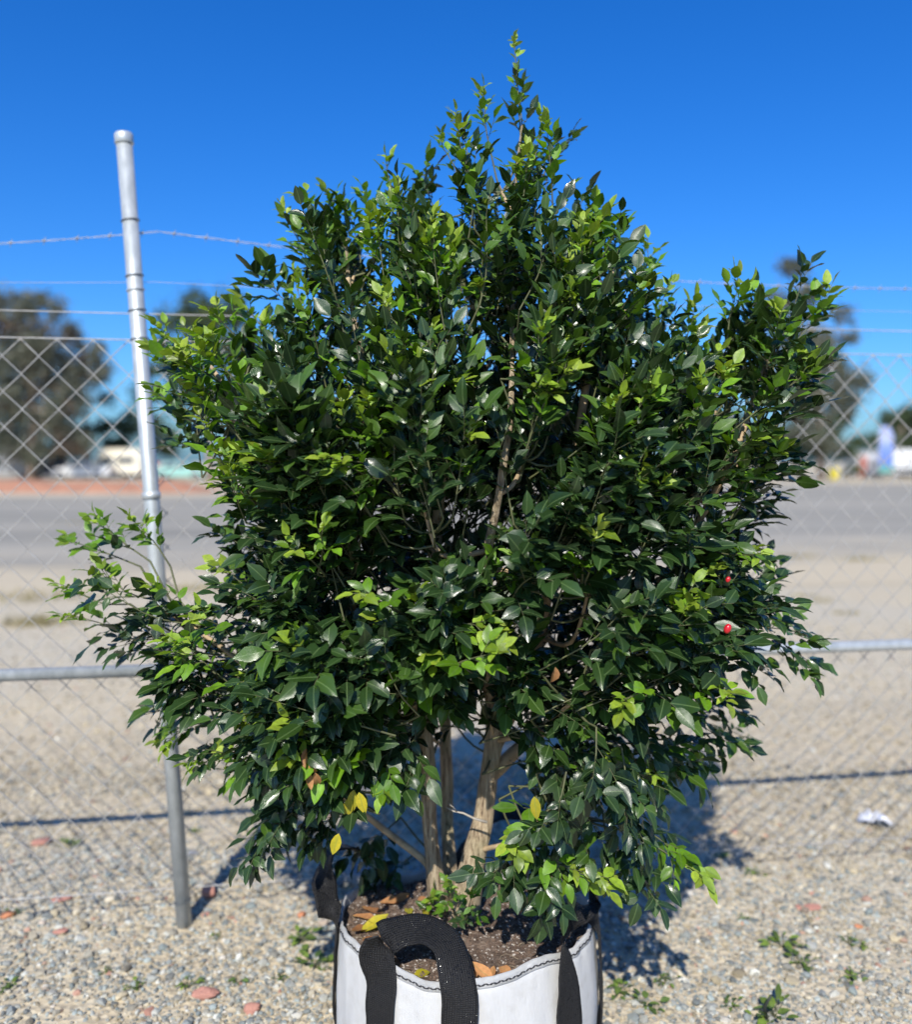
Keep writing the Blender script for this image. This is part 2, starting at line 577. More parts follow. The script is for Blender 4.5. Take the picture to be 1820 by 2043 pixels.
# ------------------------------------------------------------------ loose gravel (stuff)
phi = (1 + 5 ** .5) / 2
ICO = np.array([(-1, phi, 0), (1, phi, 0), (-1, -phi, 0), (1, -phi, 0), (0, -1, phi), (0, 1, phi), (0, -1, -phi), (0, 1, -phi), (phi, 0, -1), (phi, 0, 1), (-phi, 0, -1), (-phi, 0, 1)], float)
ICO /= np.linalg.norm(ICO[0])
ICOF = np.array([(0, 11, 5), (0, 5, 1), (0, 1, 7), (0, 7, 10), (0, 10, 11), (1, 5, 9), (5, 11, 4), (11, 10, 2), (10, 7, 6), (7, 1, 8), (3, 9, 4), (3, 4, 2), (3, 2, 6), (3, 6, 8), (3, 8, 9), (4, 9, 5), (2, 4, 11), (6, 2, 10), (8, 6, 7), (9, 8, 1)])


def rand_rot(n, rng):
    q = rng.normal(size=(n, 4)); q /= np.linalg.norm(q, axis=1)[:, None]
    w, x, y, z = q.T
    return np.stack([np.stack([1 - 2 * (y * y + z * z), 2 * (x * y - z * w), 2 * (x * z + y * w)], 1),
                     np.stack([2 * (x * y + z * w), 1 - 2 * (x * x + z * z), 2 * (y * z - x * w)], 1),
                     np.stack([2 * (x * z - y * w), 2 * (y * z + x * w), 1 - 2 * (x * x + y * y)], 1)], 1)


def stones_mesh(name, pos, size, tone, rng, smooth=False):
    n = len(pos)
    V = ICO[None] * (1 + rng.uniform(-0.28, 0.28, (n, 12, 1)))
    V = V * (rng.uniform(0.6, 1.15, (n, 1, 3)))
    V = np.einsum('nij,nkj->nki', rand_rot(n, rng), V) * size[:, None, None]
    V[:, :, 2] *= 0.72
    V += pos[:, None, :]
    F = (ICOF[None] + (np.arange(n) * 12)[:, None, None]).reshape(-1)
    nf = n * 20
    me = mesh_np(name, V.reshape(-1, 3), F, np.arange(nf) * 3, np.full(nf, 3), smooth)
    add_attr(me, "tone", np.repeat(tone, 12))
    add_attr(me, "rnd", np.repeat(rng.random(n), 12))
    return me


rng = np.random.default_rng(5)


def gravel_layer(n, y0, y1, smin, smax, power):
    y = y0 + (y1 - y0) * rng.random(n) ** power
    x = (rng.random(n) * 2 - 1) * (0.66 * y + 0.45)
    s = smin * (smax / smin) ** rng.random(n)
    # tone map: warm tan belt further off, grey, white and blue grey mixture close by
    bare = np.array([mnoise.noise(Vector((a * 1.4 + 9, b * 2.2, 8.1))) for a, b in zip(x, y)])
    ok = (bare < 0.32) | (rng.random(n) < 0.45)
    x, y, s = x[ok], y[ok], s[ok]; n = len(x)
    nz = np.array([mnoise.noise(Vector((a * 0.9, b * 1.6, 3.3))) for a, b in zip(x, y)])
    near = np.clip((3.35 + nz * 0.5 - y) / 0.7, 0, 1)
    belt = np.exp(-((y - 3.28 - 0.25 * nz) / 0.13) ** 2) * np.clip((1.0 - np.abs(x + 0.9)) * 2, 0, 1) * 0.8
    belt = np.maximum(belt, np.exp(-((y - 3.2 - 0.2 * nz) / 0.16) ** 2) * 0.5)
    u = rng.random(n)
    grey = rng.random(n) < np.clip(0.20 + 0.58 * near + belt, 0, 0.96)
    tone = np.where(grey, 0.44 + 0.48 * u, 0.0 + 0.62 * u ** 1.1)
    red = rng.random(n)
    tone = np.where(red < 0.018, 0.93 + 0.07 * u, tone)
    z = s * rng.uniform(-0.1, 0.5, n)
    return np.stack([x, y, z], 1), s, tone


parts = [gravel_layer(66000, 1.8, 4.4, 0.004, 0.0105, 1.25), gravel_layer(3400, 1.8, 4.5, 0.011, 0.020, 1.2), gravel_layer(11000, 4.0, 8.5, 0.007, 0.017, 1.3)]
pos = np.concatenate([p[0] for p in parts]); siz = np.concatenate([p[1] for p in parts]); ton = np.concatenate([p[2] for p in parts])
o = link("gravel", stones_mesh("gravel", pos, siz, ton, rng), M["stone"], kind="stuff")
o["label"] = "loose tan and grey gravel covering the ground"; o["category"] = "gravel"


# larger pieces lying on the gravel, each a thing
def rock_obj(name, px, py, w, mat, label, cat, group=None, flat=0.6, seed=0, elong=1.3, rz=0.0):
    rr = np.random.default_rng(seed)
    w *= 0.72
    g = G(px, py)
    import bmesh
    bm = bmesh.new()
    bmesh.ops.create_icosphere(bm, subdivisions=3, radius=1)
    off = Vector(rr.uniform(-50, 50, 3))
    planes = [Vector(rr.normal(size=3)).normalized() for _ in range(13)]
    for v in bm.verts:
        d = v.co.normalized()
        r = min([1.0] + [0.62 / max(d.dot(p), 1e-3) for p in planes])
        r *= 1 + 0.10 * mnoise.noise(d * 3 + off)
        v.co = d * r
    me = bpy.data.meshes.new(name)
    bm.to_mesh(me); bm.free()
    o = link(name, me, mat)
    o.scale = (w * elong / 2, w / 2, w * flat / 2)
    o.rotation_euler = (0.15 * rr.normal(), 0.15 * rr.normal(), rz)
    o.location = (g.x, g.y, w * flat * 0.28)
    tag(o, label, cat, group)
    return o


bg_ = "brick fragments lying on the gravel"
rock_obj("brick_fragment", 82, 1684, 0.11, M["brick"], "red brick fragment lying left of the post just below the rail shadow", "brick piece", bg_, 0.45, 1, 1.5, 0.2)
rock_obj("brick_fragment", 118, 1795, 0.08, M["brick"], "long flat red brick sliver in the blue grey gravel at left", "brick piece", bg_, 0.3, 2, 1.9, 0.1)
rock_obj("brick_fragment", 416, 1788, 0.105, M["brick"], "pinkish red brick lump beside the foot of the fence post", "brick piece", bg_, 0.95, 3, 1.0, 0.5)
rock_obj("brick_fragment", 602, 1828, 0.055, M["orange_brick"], "small orange brick chunk left of the white bag", "brick piece", bg_, 0.7, 4, 1.1, 0.9)
rock_obj("brick_fragment", 405, 1990, 0.09, M["brick"], "flat dusty red brick piece below the fence post near the bottom edge", "brick piece", bg_, 0.6, 5, 1.5, 0.1)
rock_obj("brick_fragment", 500, 2016, 0.065, M["brick"], "brownish brick lump at the bottom edge between post and bag", "brick piece", bg_, 0.8, 6, 1.2, 0.5)
rock_obj("brick_fragment", 12, 1830, 0.07, M["orange_brick"], "orange brick piece at the far left edge of the gravel", "brick piece", bg_, 0.5, 7, 1.2, 0.5)
rock_obj("brick_fragment", 118, 1862, 0.07, M["brick"], "dark brown brick piece shaded by a small hollow at lower left", "brick piece", bg_, 0.45, 8, 1.6, 0.1)
rock_obj("brick_fragment", 410, 1826, 0.035, M["brick"], "tiny brick crumb just right of the post foot", "brick piece", bg_, 0.6, 18, 1.6, 0.4)
rock_obj("brick_fragment", 1612, 1812, 0.075, M["brick"], "pale red flat brick piece on the open gravel at right", "brick piece", bg_, 0.35, 9, 1.7, -0.15)
rock_obj("brick_fragment", 1715, 1850, 0.035, M["orange_brick"], "small orange brick chip near the right edge of the gravel", "brick piece", bg_, 0.6, 10, 1.4, 0.3)
rock_obj("rock", 712, 1762, 0.17, M["rock"], "smooth grey rock seen through the back left bag handle", "rock", None, 0.75, 11, 1.1, 0.3)
rock_obj("rock", 470, 1716, 0.07, M["rock"], "dark grey stone behind the post among the gravel", "rock", None, 0.6, 12, 1.3, 0.3)
rock_obj("rock", 385, 1705, 0.06, M["rock"], "low blue grey stone close behind the fence post", "rock", None, 0.6, 22, 1.5, 0.6)

# crumpled white litter
g = G(1748, 1648)
mb = MB()
vs, fs = [], []
nx, ny = 12, 7
for j in range(ny):
    for i in range(nx):
        u, v = i / (nx - 1) - .5, j / (ny - 1) - .5
        e = max(0, 1 - (2 * u) ** 2) ** 0.5
        vs.append((g.x + u * 0.12, g.y + v * 0.065 * (0.4 + e) - u * 0.06,
                   0.012 + 0.05 * e * abs(mnoise.noise(Vector((u * 6, v * 7, 2)))) + 0.02 * e))
fs = [(j * nx + i, j * nx + i + 1, (j + 1) * nx + i + 1, (j + 1) * nx + i) for j in range(ny - 1) for i in range(nx - 1)]
o = mb.add(vs, fs).build("plastic_scrap", M["litter"], smooth=False)
sm = o.modifiers.new("t", 'SOLIDIFY'); sm.thickness = 0.002
tag(o, "crumpled white plastic scrap lying on the gravel at right", "litter")

# ------------------------------------------------------------------ leaf builder
TR = [0.0, 0.13, 0.33, 0.57, 0.83, 1.0]
TW = [0.0, 0.30, 0.49, 0.48, 0.23, 0.0]
LT = [(0, 0.0)]
for r_ in range(1, 5):
    LT += [(-TW[r_], TR[r_]), (0, TR[r_]), (TW[r_], TR[r_])]
LT += [(0, 1.0)]
LT = np.array(LT)
LF = [(0, 2, 1), (0, 3, 2)]
for r_ in range(3):
    a = 1 + r_ * 3
    LF += [(a, a + 1, a + 4, a + 3), (a + 1, a + 2, a + 5, a + 4)]
LF += [(10, 11, 13), (11, 12, 13)]
LLOOP = np.array([i for f in LF for i in f])
LTOT = np.array([len(f) for f in LF])


class Leaves:
    def __init__(self):
        self.o, self.d, self.nr, self.p = [], [], [], []

    def add(self, o, d, nrm, length, width, age, fold=0.25, curl=0.15):
        self.o.append(tuple(o)); self.d.append(tuple(d)); self.nr.append(tuple(nrm))
        self.p.append((length, width, age, random.random(), fold, curl, random.uniform(-1, 1)))

    def mesh(self, name):
        O, D, N, Pm = np.array(self.o), np.array(self.d), np.array(self.nr), np.array(self.p)
        D /= np.linalg.norm(D, axis=1)[:, None]
        N = N - D * (N * D).sum(1)[:, None]
        N /= np.maximum(np.linalg.norm(N, axis=1), 1e-6)[:, None]
        X = np.cross(D, N)
        L, W, age, rnd, fold, curl, tw = Pm.T
        n = len(O)
        x = LT[None, :, 0] * W[:, None]
        t = LT[None, :, 1]
        z = fold[:, None] * np.abs(x) - curl[:, None] * L[:, None] * t ** 2 + 0.06 * W[:, None] * np.sin(t * 9 + rnd[:, None] * 6) * np.sign(LT[None, :, 0])
        xx = x + tw[:, None] * 0.08 * L[:, None] * t ** 2
        y = t * L[:, None] * (1 - 0.25 * np.abs(curl[:, None]) * t)
        V = O[:, None] + X[:, None] * xx[..., None] + D[:, None] * y[..., None] + N[:, None] * z[..., None]
        nv = len(LT)
        loops = (LLOOP[None] + (np.arange(n) * nv)[:, None]).ravel()
        tot = np.tile(LTOT, n)
        st = np.concatenate([[0], np.cumsum(tot)[:-1]])
        me = mesh_np(name, V.reshape(-1, 3), loops, st, tot, True)
        add_attr(me, "age", np.repeat(age, nv))
        add_attr(me, "rnd", np.repeat(rnd, nv))
        uvl = me.uv_layers.new(name="UVMap")
        UV = np.stack([LT[:, 0] * 2, LT[:, 1]], 1)[LLOOP]
        uvl.data.foreach_set("uv", np.tile(UV, (n, 1)).astype(np.float32).ravel())
        return me


# ================================================================== THE TREE IN THE BAG
YB = 2.25                                   # bag axis distance
BX = (930 - CX) / FPX * YB
BR = 0.33
TREE_Y = 2.27
tree = empty("bushy_tree", (-0.03, 2.30, 0.33), "bushy glossy green tree with several stems growing in the white bag", "tree")

OUT = [(1020, 95), (1045, 190), (1090, 225), (1145, 265), (1130, 345), (1190, 410), (1235, 440), (1300, 480), (1330, 540), (1335, 620), (1365, 655), (1390, 605),
       (1440, 620), (1475, 560), (1540, 585), (1600, 545), (1655, 585), (1630, 630), (1590, 690), (1640, 735), (1610, 800), (1540, 845), (1585, 910), (1570, 955),
       (1490, 955), (1545, 990), (1515, 1040), (1490, 1060), (1530, 1110), (1550, 1160), (1545, 1230), (1550, 1290), (1510, 1350), (1430, 1385), (1450, 1430),
       (1400, 1480), (1390, 1530), (1320, 1570), (1270, 1590), (1230, 1600), (1150, 1590), (1070, 1570), (1070, 1520), (1100, 1440), (1000, 1415), (960, 1430),
       (900, 1440), (850, 1470), (830, 1540), (700, 1585), (640, 1625), (560, 1650), (530, 1610), (470, 1550), (450, 1520), (380, 1505), (370, 1430), (335, 1400),
       (335, 1330), (235, 1285), (240, 1250), (160, 1220), (140, 1165), (165, 1130), (260, 1120), (330, 1145), (420, 1130), (415, 1050), (450, 1010), (420, 930),
       (385, 870), (345, 790), (310, 770), (315, 690), (315, 650), (400, 635), (470, 605), (530, 605), (520, 565), (590, 540), (565, 450), (600, 390), (650, 385),
       (700, 430), (740, 440), (770, 340), (840, 335), (880, 300), (890, 230), (950, 180), (1000, 220)]
OA = np.array(OUT, float)


def sdist(pts):
    """signed distance (inside positive) of photo grid points to the crown outline"""
    A, B = OA, np.roll(OA, -1, 0)
    p = pts[:, None]
    ab = B - A
    t = np.clip(((p - A) * ab).sum(2) / (ab ** 2).sum(1), 0, 1)
    d = np.linalg.norm(p - (A + ab * t[..., None]), axis=2).min(1)
    c = ((A[:, 1] > p[..., 1]) != (B[:, 1] > p[..., 1]))
    xi = (B[:, 0] - A[:, 0]) * (p[..., 1] - A[:, 1]) / (B[:, 1] - A[:, 1] + 1e-9) + A[:, 0]
    ins = (c & (p[..., 0] < xi)).sum(1) % 2 == 1
    return np.where(ins, d, -d)


crownL, youngL = Leaves(), Leaves()
twigs = MB()
shoots = []           # base, tip, kind
UP = Vector((0, 0, 1))


def rv(s=1.0):
    return Vector((random.gauss(0, 1), random.gauss(0, 1), random.gauss(0, 1))) * s


def outward(p):
    o = Vector((p.x - 0.02, p.y - TREE_Y, 0.45 * (p.z - 1.25)))
    return o.normalized() if o.length > 1e-4 else Vector((0, -1, 0))


def pinnate(base, d, size, age, droop, nl, outv, young):
    """one compound leaf: a thin rachis carrying nl alternate leaflets and an end leaflet"""
    d = d.normalized()
    Lr = size * (0.55 + 0.20 * nl)
    pts = []
    p = base.copy(); dd = d.copy()
    for k in range(nl + 1):
        pts.append(p.copy())
        dd = (dd + Vector((0, 0, -droop * 0.10))).normalized()
        p = p + dd * (Lr / (nl + 1))
    pts.append(p)
    twigs.tube(pts[::2] if len(pts) > 4 else pts, [0.0009] * len(pts[::2] if len(pts) > 4 else pts), 3, False)
    nb = (UP * 0.75 + outv * 0.42 + SUNV * 0.3)
    side = dd.cross(nb).normalized()
    tgt = youngL if young else crownL
    for k in range(nl):
        sg = 1 if k % 2 else -1
        q = pts[k + 1]
        ld = (dd * 0.62 + side * sg * 0.80 + UP * (0.26 - droop * 0.62) + rv(0.16)).normalized()
        f = (0.62 + 0.42 * (k + 1) / nl) * random.uniform(0.75, 1.25)
        L = size * f
        nn = nb + rv(0.33) + side * sg * 0.15
        tgt.add(q, ld, nn, L, L * random.uniform(0.46, 0.61), min(1, max(0, age + random.uniform(-.12, .12))), random.uniform(0.08, 0.36), random.uniform(0.05, 0.48))
    ld = (dd + UP * (-droop * 0.4) + rv(0.12)).normalized()
    L = size * random.uniform(0.95, 1.25)
    tgt.add(pts[-1], ld, nb + rv(0.3), L, L * random.uniform(0.45, 0.57), min(1, max(0, age + random.uniform(-.1, .1))), random.uniform(0.1, 0.4), random.uniform(0.0, 0.3))


def shoot(base, tip, young=0.0, size=0.052, droop=0.3, nodes=6, bend=None, bare=0.25):
    base, tip = Vector(base), Vector(tip)
    size *= 1.07
    L = (tip - base).length
    ax = (tip - base).normalized()
    bend = rv(0.05 * L) if bend is None else bend
    pts = smoothpath([base, base.lerp(tip, 0.5) + bend, tip], 6)
    twigs.tube(pts, [0.0028, 0.0025, 0.0022, 0.0018, 0.0014, 0.0009], 4, False)
    shoots.append((base, tip))
    shade_age = random.uniform(-0.15, 0.22)
    ov = outward(tip)
    ph = random.uniform(0, 6.28)
    a = ax.orthogonal().normalized(); b = ax.cross(a)
    for k in range(nodes):
        t = bare + (1 - bare) * (k + 0.3) / nodes
        f = t * 5; i = min(int(f), 4)
        q = pts[i].lerp(pts[i + 1], f - i)
        ph += 2.4 + random.uniform(-.4, .4)
        rad = a * math.cos(ph) + b * math.sin(ph)
        d = (ax * (0.55 + 0.5 * t) + rad * 0.85 + ov * 0.25 + UP * (0.12 - 0.25 * droop) + rv(0.1)).normalized()
        isy = young > 0 and (t > 0.35 or young > 0.7)
        age_sun = (0.05 + 0.85 * young * t) if isy else min(1.0, max(0, random.uniform(0, 0.40) + 0.30 * t * t + shade_age + 0.40 * max(0, tip.z - 1.45)))  # mature leaves paler with height: sun through the upper crown, put into colour
        s = size * (1.0 - 0.38 * t * (1 if isy else 0.4)) * random.uniform(0.85, 1.12)
        pinnate(q, d, s, age_sun, droop, random.choice((3, 4, 4, 5, 5)) if not isy else random.choice((2, 3, 4)), ov, isy)
    # end tuft
    for k in range(2 if young else 1):
        pinnate(pts[-1], (ax + rv(0.3)).normalized(), size * (0.66 if young else 0.85), (0.55 + 0.4 * young) if young else 0.3, droop * 0.6, 3, ov, young > 0)


# --- shoots that fill the crown volume
N_SH = 880
stem_clear = [(985, 1075), (1002, 930), (1018, 830), (1020, 760)]
# shoots gather in clumps so that dark hollows open between them
cc = np.stack([np.random.uniform(100, 1680, 6000), np.random.uniform(60, 1680, 6000)], 1)
cc = cc[sdist(cc) > 22][:230]
cu = np.where(np.random.random(len(cc)) < 0.62, np.random.uniform(0.66, 1.0, len(cc)), np.random.uniform(-0.9, 0.2, len(cc)))
ci = np.random.randint(0, len(cc), 6000)
cand = cc[ci] + np.random.normal(0, 27, (6000, 2))
cuv = cu[ci] + np.random.normal(0, 0.10, 6000)
nloose = 1500
cand[:nloose] = np.stack([np.random.uniform(100, 1680, nloose), np.random.uniform(60, 1680, nloose)], 1)
cuv[:nloose] = np.random.uniform(-0.8, 0.75, nloose)
fill = slice(nloose, nloose + 900)                  # leafy interior
cand[fill] = np.stack([np.random.uniform(330, 1600, 900), 330 + 1150 * np.random.random(900) ** 1.7], 1)
cuv[fill] = np.random.uniform(-0.9, 0.45, 900)
order = np.random.permutation(6000)
cand, cuv = cand[order], cuv[order]
sd = sdist(cand)
keep = np.where(sd > 28)[0][:N_SH]
for i in keep:
    px, py = cand[i]
    e = sd[i] / FPX * TREE_Y
    bfr = math.sqrt(max(0, 1 - (1 - min(e / 0.52, 1)) ** 2))
    hd = 0.50 * bfr
    u = max(-1.0, min(1.0, cuv[i]))
    tip = P(px, py, TREE_Y); tip.y = TREE_Y - u * hd
    rnd_ = 1 - 0.13 * max(0, u) * bfr          # the front of the crown is rounder than its middle section
    tip.x = 0.02 + (tip.x - 0.02) * rnd_; tip.z = 1.35 + (tip.z - 1.35) * rnd_
    if u > 0.3 and any(abs(px - a) < 34 and abs(py - b) < 60 for a, b in stem_clear):
        continue
    h = (tip.z - 1.15) / 1.3
    ov = outward(tip)
    upw = 0.55 + 0.8 * max(h, 0) - 0.75 * max(-h, 0)
    d = (ov * (0.85 - 0.35 * max(h, 0)) + UP * upw + rv(0.22)).normalized()
    L = random.uniform(0.15, 0.27)
    edge = e < 0.13
    ytop = 0.58 if (edge and py < 1000) else (0.24 if py < 800 else 0.13)
    if px < 620 and py < 800:
        ytop += 0.22
    young = random.uniform(0.5, 1.0) if (random.random() < ytop and u > 0.2) else 0.0
    droop = min(0.8, max(-0.2, 0.10 - 0.9 * h)) + (0.30 if u > 0.5 and py > 850 else 0)
    size = (random.uniform(0.046, 0.062) if py > 750 else random.uniform(0.042, 0.054)) if py > 450 else random.uniform(0.038, 0.048)
    shoot(tip - d * L, tip, young, size, droop, random.choice((4, 5, 6, 6)))

# --- shoots that make the spires and side sprays of the outline: (tip, base, young, Y)
EDGE = [((1025, 72), (1040, 300), .8, 0), ((1032, 150), (1042, 330), 0, .01), ((962, 168), (985, 330), .9, -.02), ((906, 214), (935, 360), .9, 0), ((1088, 220), (1050, 370), .5, 0),
        ((1146, 262), (1070, 380), 0, .03), ((872, 262), (920, 400), .5, .02), ((764, 308), (810, 500), .6, 0), ((830, 322), (880, 440), 0, .05), ((603, 372), (660, 520), .6, 0),
        ((655, 365), (690, 500), .5, .03), ((690, 400), (720, 520), 0, 0), ((560, 415), (640, 540), .8, .02), ((730, 372), (760, 500), .3, .05), ((508, 552), (600, 620), 0, 0),
        ((475, 590), (560, 700), .9, .02), ((415, 608), (500, 720), .9, -.05), ((305, 640), (400, 730), .9, 0), ((298, 692), (390, 770), .7, .02), ((290, 782), (400, 830), .6, 0),
        ((340, 870), (440, 910), 0, .05), ((440, 950), (540, 1040), .9, -.1), ((125, 1072), (280, 1130), .5, .05), ((175, 1030), (300, 1120), .5, .02), ((262, 1028), (340, 1130), .8, 0),
        ((112, 1165), (260, 1205), .6, 0), ((128, 1228), (270, 1240), .5, -.03), ((212, 1290), (340, 1280), 0, -.05), ((185, 1140), (330, 1200), .8, -.05), ((300, 1175), (430, 1230), .7, -.1),
        ((300, 1425), (420, 1390), 0, 0), ((312, 1482), (430, 1440), .8, -.05), ((375, 1530), (470, 1470), .4, -.05), ((350, 1360), (450, 1330), 0, -.08), ((490, 1722), (590, 1600), 0, -.15),
        ((530, 1665), (610, 1570), 0, -.12), ((620, 1680), (690, 1580), 0, -.1), ((455, 1560), (560, 1490), .4, -.05), ((1188, 395), (1160, 520), .4, 0), ((1236, 432), (1210, 560), .7, 0),
        ((1300, 474), (1270, 620), .9, 0), ((1333, 560), (1300, 690), .6, .02), ((1388, 600), (1370, 730), .8, 0), ((1476, 552), (1450, 690), .9, -.05), ((1520, 590), (1490, 700), .4, .03),
        ((1612, 530), (1560, 680), 0, 0), ((1668, 578), (1570, 690), .7, 0), ((1648, 615), (1550, 720), 0, .02), ((1645, 735), (1540, 790), 0, .04), ((1615, 800), (1500, 850), 0, .02),
        ((1590, 905), (1480, 950), 0, -.03), ((1578, 955), (1470, 960), 0, -.05), ((1552, 988), (1440, 1010), 0, 0), ((1528, 1040), (1420, 1040), 0, .02), ((1510, 1100), (1420, 1140), .8, -.1),
        ((1545, 1112), (1440, 1160), 0, .06), ((1562, 1165), (1450, 1190), 0, .1), ((1555, 1225), (1440, 1230), 0, .0), ((1608, 1262), (1480, 1240), 0, -.05), ((1632, 1330), (1490, 1260), 0, -.08),
        ((1530, 1350), (1440, 1280), 0, -.1), ((1490, 1428), (1390, 1390), 0, .0), ((1478, 1505), (1370, 1410), 0, -.02), ((1400, 1530), (1320, 1440), 0, 0), ((1520, 1480), (1380, 1440), .6, .33)]
for (tx, ty), (bx, by), yg, dy in EDGE:
    hh = (P(tx, ty, TREE_Y).z - 1.15) / 1.3
    droop = min(0.7, max(-0.2, 0.1 - 0.8 * hh))
    dd_ = Vector((tx - bx, ty - by)).normalized()
    t2 = (tx - dd_.x * 32, ty - dd_.y * 32)
    shoot(P(bx, by, TREE_Y + dy * 0.4), P(t2[0], t2[1], TREE_Y + dy), yg, random.uniform(0.035, 0.042) if ty < 300 else random.uniform(0.043, 0.05) if ty < 480 else random.uniform(0.046, 0.058), droop, 5, bare=0.3)

# --- fresh bright sprays on the front face: (x, y, Y, direction in the picture)
FRESH = [(745, 835, 1.84, (-.2, -1)), (800, 800, 1.86, (.3, -1)), (712, 935, 1.80, (-1, -.35)), (690, 920, 1.8, (-1, -.1)), (640, 1085, 1.80, (.1, -1)), (610, 1110, 1.82, (-.6, -.6)),
         (755, 1195, 1.78, (-1, -.6)), (955, 1312, 1.74, (1, -.35)), (930, 1245, 1.80, (1, .1)), (1275, 965, 1.84, (.1, -1)), (1300, 1000, 1.85, (.4, -1)), (430, 700, 2.0, (-.4, -.8)),
         (390, 735, 2.0, (-.8, -.5)), (470, 985, 1.98, (-.3, -.8)), (1030, 360, 2.12, (-.1, -1)), (1290, 800, 1.95, (0, -1)), (1345, 1245, 1.86, (.8, -.7)), (1420, 1375, 1.85, (.9, .2)),
         (1270, 1385, 1.82, (-.6, .3)), (1480, 1105, 1.95, (.8, .1)), (880, 780, 1.9, (.6, -.4)), (1060, 770, 1.82, (.9, .2)), (520, 1390, 1.9, (-.2, -.9)), (960, 600, 1.98, (-.2, -1)),
         (1120, 560, 1.95, (.5, -1)), (740, 480, 2.1, (0, -1)), (850, 470, 2.08, (.1, -1)), (420, 1245, 1.95, (-.7, -.5)), (380, 1290, 1.95, (-.7, -.2)), (1440, 780, 2.0, (0, -1)), (1180, 1100, 1.8, (.2, -1))]
for x, y in ((1020, 690), (1010, 610), (1035, 540), (1018, 470), (1032, 400), (1528, 720), (1550, 660), (1505, 790), (700, 620), (860, 600)):
    shoot(P(x + random.uniform(-15, 15), y + 70, TREE_Y - 0.12), P(x, y, TREE_Y - 0.22), random.choice((0, 0, .7)), 0.046, 0.05, 5)
for x, y, Y, d in FRESH:
    d = Vector(d).normalized() * 62
    shoot(P(x - d.x, y - d.y, Y + 0.10), P(x + d.x * 0.3, y + d.y * 0.3, Y), random.uniform(0.55, 1.0), random.uniform(0.046, 0.054), 0.25, 3, bare=0.35)

# --- low sprays hanging right of the trunk, in front of the bag's rim
LOW = [((1190, 1752), (1060, 1690), 1.0, 1.96), ((1130, 1730), (1040, 1700), .8, 1.97), ((1385, 1735), (1270, 1660), 1.0, 2.0), ((1350, 1700), (1260, 1640), .6, 2.05), ((1030, 1665), (1110, 1600), .9, 1.98),
       ((1100, 1790), (1110, 1660), 0, 1.95), ((1060, 1750), (1120, 1640), 0, 2.0), ((1290, 1770), (1230, 1640), 0, 2.02), ((1230, 1720), (1200, 1600), 0, 2.05),
       ((1160, 1680), (1180, 1570), 0, 2.0), ((1270, 1660), (1220, 1540), 0, 1.98), ((985, 1740), (1060, 1670), 0, 1.97), ((1090, 1640), (1130, 1540), 0, 1.92), ((1180, 1560), (1190, 1450), 0, 1.85),
       ((1250, 1600), (1240, 1490), 0, 1.9), ((900, 1770), (915, 1840), .4, 2.15), ((860, 1800), (880, 1850), .4, 2.22), ((940, 1790), (925, 1850), .3, 2.1), ((735, 1700), (800, 1630), 0, 2.35), ((760, 1740), (830, 1700), 0, 2.42),
       ((560, 1640), (660, 1560), 0, 2.1), ((680, 1570), (730, 1490), 0, 1.95), ((770, 1560), (790, 1470), .3, 1.95), ((820, 1540), (830, 1450), 0, 2.0)]
for (tx, ty), (bx, by), yg, Y in LOW:
    shoot(P(bx, by, Y + 0.08), P(tx, ty, Y), yg, random.uniform(0.046, 0.056) * (1.12 if yg > .7 else 1) * (0.7 if (800 < tx < 945 and ty > 1760) else 1), 0.55 if ty < 1760 else 0.3, 5, bare=0.25)

# --- stems: polylines (px, py, Y, radius)
STEMS = [[(882, 1835, 2.30, .030), (868, 1740, 2.29, .0235), (857, 1640, 2.28, .0195), (856, 1540, 2.27, .0195), (846, 1430, 2.25, .018), (850, 1280, 2.2, .018), (868, 1100, 2.12, .015), (880, 900, 2.05, .012), (868, 720, 2.1, .009), (850, 560, 2.2, .006)],
         [(905, 1838, 2.32, .030), (898, 1740, 2.40, .021), (893, 1640, 2.46, .018), (890, 1500, 2.48, .017), (880, 1330, 2.5, .015), (800, 1100, 2.5, .013), (735, 880, 2.3, .011), (728, 760, 2.15, .009), (700, 600, 2.2, .006), (690, 480, 2.25, .004)],
         [(915, 1842, 2.26, .044), (940, 1740, 2.28, .035), (964, 1640, 2.30, .0275), (976, 1540, 2.31, .0245), (988, 1430, 2.3, .025), (960, 1250, 2.18, .018), (968, 1130, 2.02, .0115), (990, 1020, 1.93, .0095), (1004, 930, 1.90, .0085), (1018, 830, 1.92, .0072), (1022, 700, 2.06, .0055), (1024, 520, 2.18, .0045), (1030, 360, 2.26, .0035), (1042, 250, 2.26, .0025)],
         [(980, 1545, 2.32, .020), (1050, 1480, 2.36, .017), (1120, 1430, 2.38, .015), (1220, 1300, 2.35, .013), (1340, 1130, 2.28, .011), (1425, 985, 2.16, .0085), (1480, 870, 2.12, .0075), (1520, 740, 2.26, .005), (1570, 640, 2.3, .003)],
         [(985, 1500, 2.33, .018), (1060, 1330, 2.3, .015), (1110, 1100, 2.2, .012), (1160, 830, 2.05, .010), (1190, 650, 2.1, .007), (1230, 520, 2.2, .004)],
         [(872, 1760, 2.30, .013), (845, 1715, 2.31, .010), (760, 1650, 2.32, .009), (660, 1560, 2.25, .008), (560, 1400, 2.15, .008), (440, 1290, 2.15, .006), (300, 1200, 2.25, .004)],
         [(846, 1430, 2.25, .015), (760, 1280, 2.2, .012), (640, 1130, 2.1, .010), (570, 1010, 2.0, .009), (500, 850, 2.05, .008), (420, 730, 2.15, .005)]]
stem_pts = []
